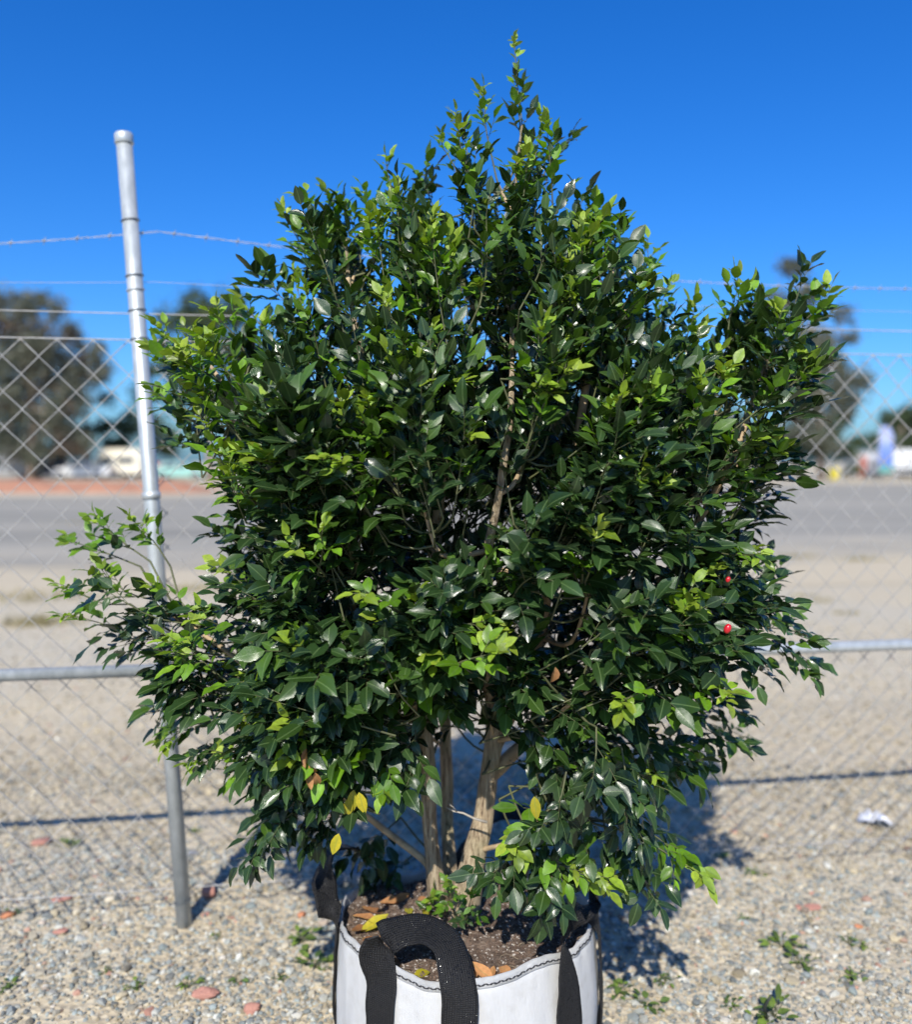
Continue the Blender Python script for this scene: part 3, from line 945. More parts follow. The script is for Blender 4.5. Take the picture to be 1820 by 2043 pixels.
for k, sp in enumerate(STEMS):
    pts = [P(a, b, c) for a, b, c, r in sp]
    if k in (0, 1, 2):
        pts[0].z = 0.30
    q = smoothpath(pts, len(sp) * 6)
    rads = np.interp(np.linspace(0, len(sp) - 1, len(q)), range(len(sp)), [s[3] for s in sp])
    if k in (0, 2):
        rads[:3] *= [1.25, 1.12, 1.04]
    MB().tube(q, list(rads), 14 if k < 3 else 9, True, 0.22).build("trunk" if k < 3 else "branch", M["bark"] if k < 3 else M["stemwood"], tree)
    stem_pts += q[8:]
# side branches from the stems out to groups of shoots
SB = np.array([tuple(s[0]) for s in shoots])
K = 64
cent = SB[np.random.choice(len(SB), K, False)]
for _ in range(12):
    lab = ((SB[:, None] - cent[None]) ** 2).sum(2).argmin(1)
    for k in range(K):
        if (lab == k).any():
            cent[k] = SB[lab == k].mean(0)
SP = np.array([tuple(p) for p in stem_pts])
for k in range(K):
    ids = np.where(lab == k)[0]
    if not len(ids):
        continue
    c = Vector(cent[k])
    dz = c.z - SP[:, 2]
    cost = np.linalg.norm(SP - cent[k], axis=1) + 0.8 * np.abs(dz - 0.22)
    s = Vector(SP[cost.argmin()])
    mid = s.lerp(c, 0.5) + Vector((0, 0, -0.04)) + rv(0.015)
    q = smoothpath([s, mid, c], 9)
    MB().tube(q, list(np.linspace(0.0075, 0.0035, 9)), 6, True, 0.15).build("branch", M["stemwood"], tree)
    Q = np.array([tuple(p) for p in q])
    for i in ids:
        b = SB[i]
        cost = np.linalg.norm(Q - b, axis=1)
        j = max(1, min(cost.argmin() - 1, 8))
        a = q[j]; bb = Vector(b)
        twigs.tube(smoothpath([a, a.lerp(bb, .5) + Vector((0, 0, -0.012)), bb], 4), [0.0036, 0.0033, 0.003, 0.0028], 4, False)
twigs.build("twigs", M["twig"], tree, kind="stuff")
crown = link("crown", crownL.mesh("crown"), M["leaf"], tree)
link("young_leaves", youngL.mesh("young_leaves"), M["young"], crown)["label"] = "bright yellow green new leaves"


def hang_leaf(name, px, py, Y, d, L, mat, age, label=None, parent=tree, curl=0.2, nrm=(0, -1, .4), fold=.3):
    lv = Leaves()
    lv.add(P(px, py, Y), d, nrm, L, L * 0.42, age, fold, curl)
    o = link(name, lv.mesh(name), mat, parent)
    if label:
        o["label"] = label
    return o


for x, y, d in ((612, 1492, (.2, -.1, -1)), (620, 1520, (.3, -.2, -1)), (608, 1535, (.1, -.1, -1)), (628, 1540, (.25, 0, -1)), (1108, 1330, (-.15, -.1, -1))):
    hang_leaf("dry_leaf", x, y, 1.82, d, random.uniform(.03, .046), M["dry_leaf"], random.uniform(.4, 1), "dried orange curled leaf", curl=random.uniform(-.7, .7), nrm=(random.uniform(-1, 1), -1, random.uniform(-.4, .6)), fold=random.uniform(.7, 1.5))
for x, y, d in ((706, 1575, (-.1, -.1, -1)), (716, 1580, (.25, -.1, -1)), (700, 1590, (-.3, -.1, -1)), (676, 1662, (-.25, -.1, -1)), (1066, 1588, (.1, -.2, -1))):
    hang_leaf("yellow_leaf", x, y, 1.90, d, 0.056, M["yellow_leaf"], random.random(), "yellowing leaf")
# two red berries
for x, y, s in ((1452, 1254, 0.0105), (1453, 1156, 0.0065)):
    import bmesh
    bm = bmesh.new(); bmesh.ops.create_uvsphere(bm, u_segments=14, v_segments=10, radius=1)
    me = bpy.data.meshes.new("berry"); bm.to_mesh(me); bm.free()
    for p in me.polygons: p.use_smooth = True
    o = bpy.data.objects.new("berry", me); COL.objects.link(o); me.materials.append(M["berry"])
    o.parent = tree; o.matrix_parent_inverse = Matrix.Translation(tree.location).inverted()
    o.location = P(x, y, 1.80); o.scale = (s * .72, s * .72, s); o.rotation_euler = (0.1, 0.35, 0)
    o["label"] = "small glossy red berry"
    MB().tube([P(x, y, 1.80) + Vector((0.003, 0, s * .8)), P(x, y, 1.80) + Vector((0.008, .006, s * 1.7)), P(x, y, 1.80) + Vector((0.010, .02, s * 3.2))], [.0016, .0012, .0012], 5).build("stalk", M["twig"], o)
# dead twig on the right trunk
mb = MB()
q = [P(a, b, 2.20) for a, b in ((972, 1640), (945, 1632), (925, 1622), (905, 1618), (890, 1610))]
mb.tube(q, [.004, .003, .0024, .0018, .001], 5)
mb.tube([P(912, 1620, 2.2), P(905, 1610, 2.19), P(896, 1604, 2.18)], [.0016, .0012, .0008], 4)
mb.build("dead_twig", simple("grey_dead_wood", (0.40, 0.37, 0.32), (0.3, 0.27, 0.23), 40, 0.9), tree)

# ================================================================== GROW BAG
bag = empty("grow_bag", (BX, YB, 0), "white woven fabric plant bag with black webbing handles under the tree", "plant bag")


def rim_h(th):
    # th = 0 towards +X, -90 deg towards the camera
    return 0.362 - 0.026 * math.sin(th) + 0.012 * math.cos(2 * th + 0.6) + 0.009 * math.sin(5 * th + 1) + 0.004 * math.sin(11 * th)


def bag_r(th, t):
    r = BR * (1 + 0.035 * math.sin(math.pi * t) - 0.012 * (t > 0.97))
    r *= 1 + 0.012 * math.cos(4 * th + 0.4)
    r += 0.0045 * mnoise.noise(Vector((math.cos(th) * 2.2, math.sin(th) * 2.2, t * 1.6)))
    r += 0.0060 * mnoise.noise(Vector((math.cos(th) * 8, math.sin(th) * 8, t * 1.8 + 5))) + 0.0022 * mnoise.noise(Vector((math.cos(th) * 19 + t * 3, math.sin(th) * 19, t * 5 + 2)))
    return r


def bag_pt(th, t, off=0.0):
    r = bag_r(th, t) + off
    return Vector((BX + r * math.cos(th), YB + r * math.sin(th), rim_h(th) * t))


NT, NZ = 144, 34
vs, fs, uvs = [], [], []
rows = [(t / NZ, 0.0) for t in range(NZ)] + [(1.0, 0.0), (1.008, -0.0015), (1.006, -0.004), (0.98, -0.005), (0.85, -0.006), (0.7, -0.007)]
for t, off in rows:
    for k in range(NT):
        th = 2 * math.pi * k / NT
        vs.append(bag_pt(th, t, off))
        uvs.append((k / NT * 2 * math.pi * BR, t * 0.4))
for j in range(len(rows) - 1):
    for k in range(NT):
        k2 = (k + 1) % NT
        fs.append((j * NT + k, j * NT + k2, (j + 1) * NT + k2, (j + 1) * NT + k))
fs.append(tuple(range(NT - 1, -1, -1)))
mb = MB(); mb.add(vs, fs)
body = mb.build("bag_body", M["bag"], bag)
ul = body.data.uv_layers.new(name="UVMap")
for lp in body.data.loops:
    ul.data[lp.index].uv = uvs[lp.vertex_index]
# folded hem and a dark stitched seam just under the edge
mb = MB()
for a, b, off, w in ((0.945, 1.0, 0.0022, 0), ):
    vs, fs = [], []
    prof = [(0.958, 0.0003), (0.960, 0.0020), (0.998, 0.0024), (1.012, 0.0006), (1.010, -0.0035)]
    for t, o_ in prof:
        for k in range(NT):
            vs.append(bag_pt(2 * math.pi * k / NT, t, o_))
    fs = [(j * NT + k, j * NT + (k + 1) % NT, (j + 1) * NT + (k + 1) % NT, (j + 1) * NT + k) for j in range(len(prof) - 1) for k in range(NT)]
    mb.add(vs, fs)
hem = mb.build("hem", M["bag"], bag)
ul = hem.data.uv_layers.new(name="UVMap")
mb = MB()
NS = 230
for k in range(NS):
    th0 = 2 * math.pi * k / NS; th1 = th0 + 2 * math.pi / NS * 0.86
    tw = 0.0016 * (1 if k % 2 else -1)
    mb.tube([bag_pt(th0, 0.976, 0.0034) + Vector((0, 0, tw)), bag_pt((th0 + th1) / 2, 0.976, 0.0044), bag_pt(th1, 0.976, 0.0034) - Vector((0, 0, tw))], [.0021, .0024, .0021], 5)
mb.build("stitching", M["thread"], hem)


def ribbon(name, pts, wvec, width, n=46, thick=0.0035, parent=bag):
    q = smoothpath(pts, n)
    wv = smoothpath([Vector(w) for w in wvec], n)
    sd_ = random.uniform(0, 50)
    q = [p + Vector((mnoise.noise(p * 14 + Vector((sd_, 0, 0))), mnoise.noise(p * 14 + Vector((0, sd_, 0))), mnoise.noise(p * 14 + Vector((0, 0, sd_))))) * 0.005 for p in q]
    wv = [w + Vector((mnoise.noise(p * 16 + Vector((sd_, 3, 0))), mnoise.noise(p * 16 + Vector((7, sd_, 0))), mnoise.noise(p * 16 + Vector((2, 0, sd_))))) * 0.16 for p, w in zip(q, wv)]
    vs, fs, uv = [], [], []
    acc = 0
    nw = 8
    for i, p in enumerate(q):
        t = (q[min(i + 1, n - 1)] - q[max(i - 1, 0)]).normalized()
        w = (wv[i] - t * wv[i].dot(t)).normalized()
        nn = t.cross(w)
        if i:
            acc += (p - q[i - 1]).length
        for s in range(nw + 1):
            u = s / nw - .5
            jit = 0.0012 * mnoise.noise(Vector((acc * 60, u * 5, 7)))
            dish = 0.004 * (1 - 4 * u * u)
            c = p + w * (u * width + (jit if s in (0, nw) else 0)) + nn * dish
            vs.append(c + nn * thick / 2); uv.append((acc, u * width))
        for s in range(nw, -1, -1):
            u = s / nw - .5
            dish = 0.004 * (1 - 4 * u * u)
            c = p + w * (u * width) + nn * dish
            vs.append(c - nn * thick / 2); uv.append((acc, u * width))
    m_ = 2 * (nw + 1)
    for i in range(n - 1):
        for s in range(m_):
            s2 = (s + 1) % m_
            fs.append((i * m_ + s, i * m_ + s2, (i + 1) * m_ + s2, (i + 1) * m_ + s))
    fs.append(tuple(range(m_ - 1, -1, -1))); fs.append(tuple((n - 1) * m_ + s for s in range(m_)))
    mb = MB(); mb.add(vs, fs)
    o = mb.build(name, M["strap"], parent)
    ul = o.data.uv_layers.new(name="UVMap")
    for lp in o.data.loops:
        ul.data[lp.index].uv = uv[lp.vertex_index]
    return o


def th_at(px, front=True):
    x = (px - 930) / FPX * 2.0
    x = max(-BR, min(BR, x))
    a = math.acos(x / BR)
    return -a if front else a


def leg(th, zs, off=0.006):
    return [bag_pt(th, z / rim_h(th), off) for z in zs]


def tang(th):
    return Vector((-math.sin(th), math.cos(th), 0))


# front handle (left leg, arch flopping back over the soil, right leg)
ta, tb = R(-126), R(-93)
la = leg(ta, [0.02, 0.15, 0.28, 0.340], 0.010); lb = leg(tb, [0.370, 0.28, 0.15, 0.02], 0.010)
arch = [P(754, 1888, 1.975), P(790, 1860, 1.995), P(846, 1853, 2.0), P(894, 1886, 1.96)]
ribbon("handle", la + arch + lb, [tang(ta)] * 3 + [tang(ta) + Vector((0, .2, .1)), Vector((.75, .35, .35)), Vector((.3, .85, .45)), Vector((.15, .95, .4)), Vector((.6, .7, .2)), tang(tb) + Vector((0, .2, 0)), tang(tb), tang(tb), tang(tb)], 0.082, 60)
# right handle
ta, tb = R(-47), R(-8)
la = leg(ta, [0.02, 0.15, 0.28, 0.375], 0.017); lb = leg(tb, [0.345, 0.28, 0.15, 0.02], 0.010)
arch = [P(1130, 1868, 2.03), P(1148, 1812, 2.09), P(1180, 1806, 2.18)]
ribbon("handle", la + arch + lb, [tang(ta)] * 3 + [tang(ta) + Vector((-.2, .5, .2)), Vector((.2, 1, .3)), Vector((.55, .75, -.3)), Vector((.5, .8, -.2)), tang(tb), tang(tb), tang(tb), tang(tb)], 0.084, 60)
# back left handle standing up
ta, tb = R(188), R(146)
la = leg(ta, [0.02, 0.15, 0.28, 0.345]); lb = leg(tb, [0.335, 0.28, 0.15, 0.02])
arch = [P(655, 1790, 2.22), P(645, 1735, 2.25), P(672, 1692, 2.32), P(725, 1702, 2.42), P(758, 1750, 2.46)]
ribbon("handle", la + arch + lb, [tang(ta)] * 3 + [tang(ta), Vector((.75, .6, 0)), Vector((.5, -.7, .1)), Vector((.3, -1, .3)), Vector((.1, -1, .5)), Vector((-.5, -.7, .2)), tang(tb), tang(tb), tang(tb), tang(tb)], 0.066, 64)
# back right handle behind the trunks
ta, tb = R(92), R(62)
la = leg(ta, [0.02, 0.15, 0.28, 0.33]); lb = leg(tb, [0.33, 0.28, 0.15, 0.02])
arch = [P(965, 1650, 2.60), P(1012, 1616, 2.62), P(1062, 1640, 2.58)]
ribbon("handle", la + arch + lb, [tang(ta)] * 3 + [tang(ta), Vector((.2, 1, .3)), Vector((.1, 1, .4)), Vector((-.3, .9, .2)), tang(tb), tang(tb), tang(tb), tang(tb)], 0.066, 50)

# ---- soil inside the bag
mb = MB()
nr, na = 34, 96
vs, fs = [], []
tx, ty = -0.03, 2.30


def soil_z(x, y):
    d = math.hypot(x - BX, y - YB) / BR
    th = math.atan2(y - YB, x - BX)
    edge = rim_h(th) - 0.030
    z = 0.335 * (1 - d ** 4) + edge * d ** 4
    z += 0.030 * math.exp(-((x - tx) ** 2 + (y - ty) ** 2) / 0.018)
    z += 0.010 * mnoise.noise(Vector((x * 14, y * 14, 0))) + 0.005 * mnoise.noise(Vector((x * 45, y * 45, 3)))
    return z


for j in range(nr):
    for k in range(na):
        r = (BR - 0.004) * (j + 0.02) / (nr - 1)
        th = 2 * math.pi * k / na
        rr = min(r, bag_r(th, 0.93) - 0.007)
        x, y = BX + rr * math.cos(th), YB + rr * math.sin(th)
        vs.append((x, y, soil_z(x, y)))
fs = [(j * na + k, j * na + (k + 1) % na, (j + 1) * na + (k + 1) % na, (j + 1) * na + k) for j in range(nr - 1) for k in range(na)]
fs.append(tuple(range(na - 1, -1, -1)))
mb.add(vs, fs)
soil = mb.build("potting_soil", M["soil"])
tag(soil, "dark crumbly potting soil filling the white bag", "soil")
rng2 = np.random.default_rng(8)


def on_soil(n, rmax=0.94):
    r = BR * rmax * np.sqrt(rng2.random(n)); a = rng2.random(n) * 6.283
    x, y = BX + r * np.cos(a), YB + r * np.sin(a)
    return np.array([(p, q, soil_z(p, q) + 0.001) for p, q in zip(x, y)])


ps = on_soil(2600)
link("soil_crumbs", stones_mesh("soil_crumbs", ps, 0.0025 * 2.0 ** rng2.random(2600), np.zeros(2600), rng2), M["crumb"], soil, "stuff")
ps = on_soil(260)
link("perlite_grains", stones_mesh("perlite_grains", ps, 0.0014 * 2.0 ** rng2.random(260), np.zeros(260), rng2), M["perlite"], soil, "stuff")
# fine straw like root fibres
mb = MB()
for k in range(190):
    p = Vector(on_soil(1)[0]); a = random.uniform(0, 6.28); L = random.uniform(.012, .04)
    d = Vector((math.cos(a), math.sin(a), random.uniform(-.1, .35)))
    mb.tube([p, p + d * L * .5 + rv(.003), p + d * L], [.0007, .0006, .0004], 3, False)
mb.build("root_fibres", simple("straw_fibre", (0.36, 0.30, 0.21), (0.2, 0.16, 0.11), 20, 0.9), soil, kind="stuff")

# fallen leaves on the soil, each a thing of its own
FALL = [(720, 1858, "yellow", .085), (715, 1872, "dry", .06), (738, 1850, "dry", .07), (752, 1835, "dry", .07), (735, 1885, "dry", .06), (765, 1820, "dry", .065), (780, 1800, "dry", .06), (800, 1795, "dry", .06),
        (770, 1848, "dry", .06), (790, 1830, "dry", .055), (755, 1868, "dry", .05), (858, 1938, "yellow", .055), (822, 1935, "dry", .06), (800, 1928, "dry", .05), (948, 1968, "dry", .045), (975, 1962, "dry", .055),
        (1030, 1950, "dry", .05), (1085, 1938, "dry", .065), (1062, 1948, "dry", .045), (1160, 1890, "dry", .05), (1000, 1792, "dry", .05), (1040, 1810, "yellow", .04), (850, 1815, "yellow", .05), (815, 1812, "yellow", .05), (835, 1790, "dry", .05)]
for px, py, c, L in FALL:
    g = P(px, py, 2.2)
    # drop on to the soil: march along the view ray
    cam0 = Vector((0, 0, CAMH)); dr = (g - cam0).normalized(); t = 1.9
    while t < 3.2:
        q = cam0 + dr * t
        if q.z < soil_z(q.x, q.y) + 0.006:
            break
        t += 0.004
    if math.hypot(q.x - BX, q.y - YB) > BR - 0.05:
        rr = Vector((q.x - BX, q.y - YB)).normalized() * (BR - 0.052)
        q = Vector((BX + rr.x, YB + rr.y, soil_z(BX + rr.x, YB + rr.y) + .006))
    lv = Leaves()
    a = random.uniform(0, 6.28)
    lv.add((0, 0, 0), (math.cos(a), math.sin(a), random.uniform(-.1, .25)), (random.gauss(0, .3), random.gauss(0, .3), 1), L, L * .46, random.random(), random.uniform(.1, .6), random.uniform(-.4, .4))
    o = link("fallen_leaf", lv.mesh("fallen_leaf"), M["yellow_leaf"] if c == "yellow" else M["dry_leaf"])
    o.location = q
    if c == "yellow":
        if (px, py) == (720, 1858):
            tag(o, "large bright yellow fallen leaf at the left rim of the bag", "leaf", "yellow leaves fallen on the soil")
        elif (px, py) == (858, 1938):
            tag(o, "yellow spotted fallen leaf inside the front handle's loop", "leaf", "yellow leaves fallen on the soil")
        else:
            tag(o, "small yellow fallen leaf on the soil beside the trunks", "leaf", "small yellow leaves by the trunks")
    elif (px, py) == (1085, 1938):
        tag(o, "broad orange brown fallen leaf against the front right rim", "leaf", "brown leaves fallen on the soil")
    else:
        tag(o, "dry brown fallen leaf lying on the soil inside the bag", "leaf", "dry brown leaves scattered on the soil")

# ================================================================== FENCE
PY = G(368, 1845).y
pb, pt = G(368, 1845), P(247, 272, PY)
fence = empty("chain_link_fence", (pb.x, pb.y, 0), "galvanised chain link fence with one leaning pipe post and barbed wire on top", "fence")
pax = (pt - pb).normalized()
mb = MB()
mb.tube([pb - pax * 0.1, pb + (pt - pb) * 0.5, pt], .0250, 24)
post = mb.build("post", M["galv"], fence)


def on_post(py):
    t = (1845 - py) / (1845 - 272)
    # perspective corrected position along the leaning post
    best = min((abs((lambda q: CY - FPX * ((q - Vector((0, 0, CAMH))).dot(Vector((0, math.sin(PITCH), math.cos(PITCH)))) / (q - Vector((0, 0, CAMH))).dot(Vector((0, math.cos(PITCH), -math.sin(PITCH))))))(pb.lerp(pt, s / 400)) - py), s / 400) for s in range(401))
    return pb.lerp(pt, best[1])


def mesh_tube_obj(name, pts, r, mat, parent, n=24):
    return MB().tube(pts, r, n).build(name, mat, parent)


mb = MB()
mb.tube([pt - pax * 0.026, pt - pax * 0.024, pt + pax * 0.004, pt + pax * 0.009, pt + pax * 0.0105], [.0275, .0292, .0292, .025, .012], 24)
mb.build("post_cap", M["galv"], post)
for py in (440, 553, 578, 622, 676, 990, 1795):
    q = on_post(py)
    tl = Vector((0.0, 0, 0.006))
    ring = [q + Vector((math.cos(a) * .0275, math.sin(a) * .0275, 0.004 * math.cos(a))) for a in np.linspace(0, 2 * math.pi, 19)]
    m_ = MB().tube(ring, .0019, 5, False)
    if py == 990:
        m_ = MB().tube([q - pax * .012, q - pax * .011, q + pax * .011, q + pax * .012], [.0250, .029, .029, .0250], 24)
    m_.build("pipe_collar" if py == 990 else "wire_tie", M["galv"] if py in (578, 990) else M["tie"], post)
FD = Vector((0.9888, 0.149, 0)).normalized()
FN = Vector((-FD.y, FD.x, 0))
zr = on_post(1336).z
F0 = Vector((on_post(1336).x, PY, 0))


def fp(s, z, off=0.0):
    return F0 + FD * s + FN * off + Vector((0, 0, z))


# other posts of the fence, outside the picture on both sides
for s in (-3.1, 4.3):
    p0 = fp(s, -0.1); p1 = fp(s, pt.z) + Vector((-.05, 0, 0))
    o = MB().tube([p0, p1], .0250, 20).build("post", M["galv"], fence)
    MB().tube([p1 - Vector((0, 0, .026)), p1 + Vector((0, 0, .006)), p1 + Vector((0, 0, .01))], [.029, .029, .012], 20).build("post_cap", M["galv"], o)
# mid rail
MB().tube([fp(-3.1, zr), fp(-0.03, zr)], .0205, 16).build("rail", M["galv"], fence)
MB().tube([fp(0.03, zr), fp(1.7, zr), fp(4.3, zr)], .0205, 16).build("rail", M["galv"], fence)
# chain link: zigzag wires hooked round each other
zt, zb = on_post(677).z, 0.08
DW, DH = 0.110, 0.114
nrow = int(round((zt - zb) / (DH / 2)))
DH = (zt - zb) / nrow * 2
mb = MB()
ncol = int(7.4 / (DW / 2))
for i in range(ncol):
    pts, s0 = [], -3.1 + i * DW / 2
    for j in range(nrow + 1):
        s = s0 + (DW / 4 if (j + i) % 2 else -DW / 4)
        z = zb + j * DH / 2
        sg = 1 if (j + i) % 2 else -1
        jx = 0.004 * mnoise.noise(Vector((s * 3, z * 3, 1)))
        pts.append(fp(s + jx + sg * 0.001, z, 0.045 + 0.012 * mnoise.noise(Vector((s * .8, z, 5))) + (0.002 if j % 2 else -0.002)))
    mb.tube(pts, .0023, 4, False)
mb.build("chain_mesh", M["wire"], fence)


def wire_run(z0, zl, zr_, sag, r, name, barb=False):
    mb = MB()
    for (sa, sb, za, zb_) in ((-3.1, 0.0, zl, z0), (0.0, 4.3, z0, zr_)):
        n_ = 40
        pts = [fp(sa + (sb - sa) * k / n_, za + (zb_ - za) * k / n_ - sag * 4 * (k / n_) * (1 - k / n_), 0.032) for k in range(n_ + 1)]
        if barb:
            for ph in (0, math.pi):
                fine = []
                for k in range(n_ * 4 + 1):
                    f = k / 4; i_ = min(int(f), n_ - 1)
                    b_ = pts[i_].lerp(pts[i_ + 1], f - i_)
                    a_ = k * 0.8 + ph
                    fine.append(b_ + FN * math.cos(a_) * .0022 + Vector((0, 0, math.sin(a_) * .0022)))
                mb.tube(fine, r, 4, False)
            L_ = sb - sa
            for k in range(int(L_ / 0.1)):
                f = (k + .5) * 0.1 / L_ * n_; i_ = min(int(f), n_ - 1)
                b_ = pts[i_].lerp(pts[i_ + 1], f - i_)
                for d_ in (Vector((.3, .3, 1)), Vector((-.3, .5, -1)), Vector((.2, -1, .2)), Vector((-.2, 1, .3))):
                    mb.tube([b_, b_ + d_.normalized() * .014], [.0015, .0006], 4, False)
                mb.tube([b_ - FD * .005, b_ + FD * .005], .0032, 6)
        else:
            mb.tube(pts, r, 5, False)
    return mb.build(name, M["wire"], fence)


wire_run(on_post(456).z, on_post(470).z, on_post(470).z, 0.10, .0010, "barbed_wire", True)
wire_run(on_post(560).z, on_post(560).z, on_post(560).z, 0.03, .0008, "barbed_wire")
wire_run(on_post(626).z, on_post(622).z, on_post(622).z, 0.0, .0019, "line_wire")
wire_run(zt, zt, zt, 0.0, .0021, "line_wire")
wire_run(on_post(1783).z, on_post(1783).z, on_post(1783).z, 0.0, .0020, "line_wire")


# ================================================================== WEEDS
def weed(px, py, size, label, group=None, upright=0.4, n=16, age=0.5, stem=False):
    size *= 0.8
    g = G(px, py)
    o = empty("weed", (g.x, g.y, 0), label, "weed", group)
    lv = Leaves()
    mb = MB()
    for k in range(n):
        a = random.uniform(0, 6.28); r = size * random.random() * 0.5
        b = Vector((g.x + r * math.cos(a), g.y + r * math.sin(a) * .8, 0.004 + 0.25 * size * random.random()))
        d = Vector((math.cos(a), math.sin(a), 0.7 * upright * random.uniform(.1, 1.4)))
        L = size * random.uniform(.18, .40)
        lv.add(b, d, (rv(.25) + UP), L, L * random.uniform(.35, .6), min(1, max(0, age + random.uniform(-.4, .4))), .25, .25)
        mb.tube([Vector((g.x, g.y, -.003)), b], [.0012, .0009], 3, False)
    link("leaves", lv.mesh("leaves"), M["weed"], o)
    mb.build("stems", M["twig"], o)
    return o


wg = "low weeds sprouting from the gravel"
WE = [(140, 1690, .10, "spindly upright weed left of the post beyond the brick fragment", 1.2), (390, 1660, .07, "small dull weed just right of the leaning post", .6),
      (275, 1972, .075, "bright low weed straight below the fence post at the bottom left", .5), (375, 1968, .08, "flat green weed above the flat dusty brick piece", .3), (470, 1962, .07, "thin strip of weed midway between post and bag", .3),
      (600, 1880, .13, "loose grassy weed patch close to the left side of the white bag", .6), (630, 1930, .13, "second grassy weed patch lower beside the bag's left side", .6), (15, 1970, .08, "weed at the left edge near the bottom corner", .4),
      (30, 1822, .07, "small weed beside the orange brick at the left edge", .5), (210, 1942, .05, "tiny weed sprig left of the bright low weed", .5), (560, 1956, .06, "small weed just left of the bag's lower corner", .4),
      (1560, 1890, .14, "long green weed strip on the open gravel at right", .4), (1600, 1925, .11, "bushy weed at the lower end of the long green strip", .5), (1690, 1880, .07, "small weed right of the long green strip", .5),
      (1700, 1955, .09, "round bright weed in the right foreground", .4), (1330, 1960, .08, "dark green weed at the edge of the bag's shadow", .3), (1235, 1980, .11, "yellow green weed close to the right side of the bag", .5),
      (1290, 2010, .11, "sprawling weed by the bottom edge right of the bag", .5), (1545, 2030, .16, "leafy weed at the bottom edge with a dark upright shoot", 1.1), (1460, 2010, .08, "small weed left of the leafy bottom weed", .4),
      (1720, 1890, .06, "faint weed tuft near the right edge", .5), (1440, 1710, .07, "dull weed tuft behind the right spray of leaves", .6), (1510, 1745, .08, "olive weed patch on the gravel behind the long strip", .4), (430, 1870, .05, "little weed sprig right of the post foot", .4),
      (1480, 1835, .05, "weed sprig above the shadow at right", .4)]
for px, py, s, lb_, up_ in WE:
    weed(px, py, s, lb_, wg, up_, 9 + int(s * 70), random.uniform(.2, .8))
g = G(1530, 2035)
o = MB().tube([g, g + Vector((-.01, -.01, .045)), g + Vector((.004, -.02, .085))], [.006, .005, .003], 7).build("dark_shoot", simple("dark_shoot", (0.03, 0.035, 0.03), None, 30, 0.6))
o.name = "broken_stick"
tag(o, "short dark stick standing up beside the leafy weed at the bottom edge", "stick")


V, L_, st, tot, rn = [], [], [], [], []
for px, py, w, h, n in ((60, 1192, 1.3, .10, 300), (75, 1245, .5, .12, 260), (380, 1178, .9, .09, 220), (1590, 1112, .5, .08, 160), (1720, 1118, .5, .08, 160),
                        (1600, 1190, .25, .05, 60), (1640, 1200, .25, .05, 60), (1690, 1225, .25, .05, 60), (150, 1045, 1.2, .08, 120), (1500, 1240, .3, .05, 60)):
    g = G(px, py)
    for k in range(n):
        b = g + Vector((random.gauss(0, w * .35), random.gauss(0, w * .2), 0))
        t_ = b + Vector((random.gauss(0, h * .4), random.gauss(0, h * .4), h * random.uniform(.4, 1)))
        a = random.uniform(0, 3.14); s_ = Vector((math.cos(a), math.sin(a), 0)) * .008
        i0 = len(V); V += [tuple(b - s_), tuple(b + s_), tuple(t_)]
        st.append(len(L_)); L_ += [i0, i0 + 1, i0 + 2]; tot.append(3); rn += [random.random()] * 3
me = mesh_np("dry_grass", V, L_, st, tot, False); add_attr(me, "rnd", rn)
o = link("dry_grass", me, M["dry_grass"], kind="stuff")
tag(o, "dry yellowed grass growing along the edge of the asphalt road", "grass")


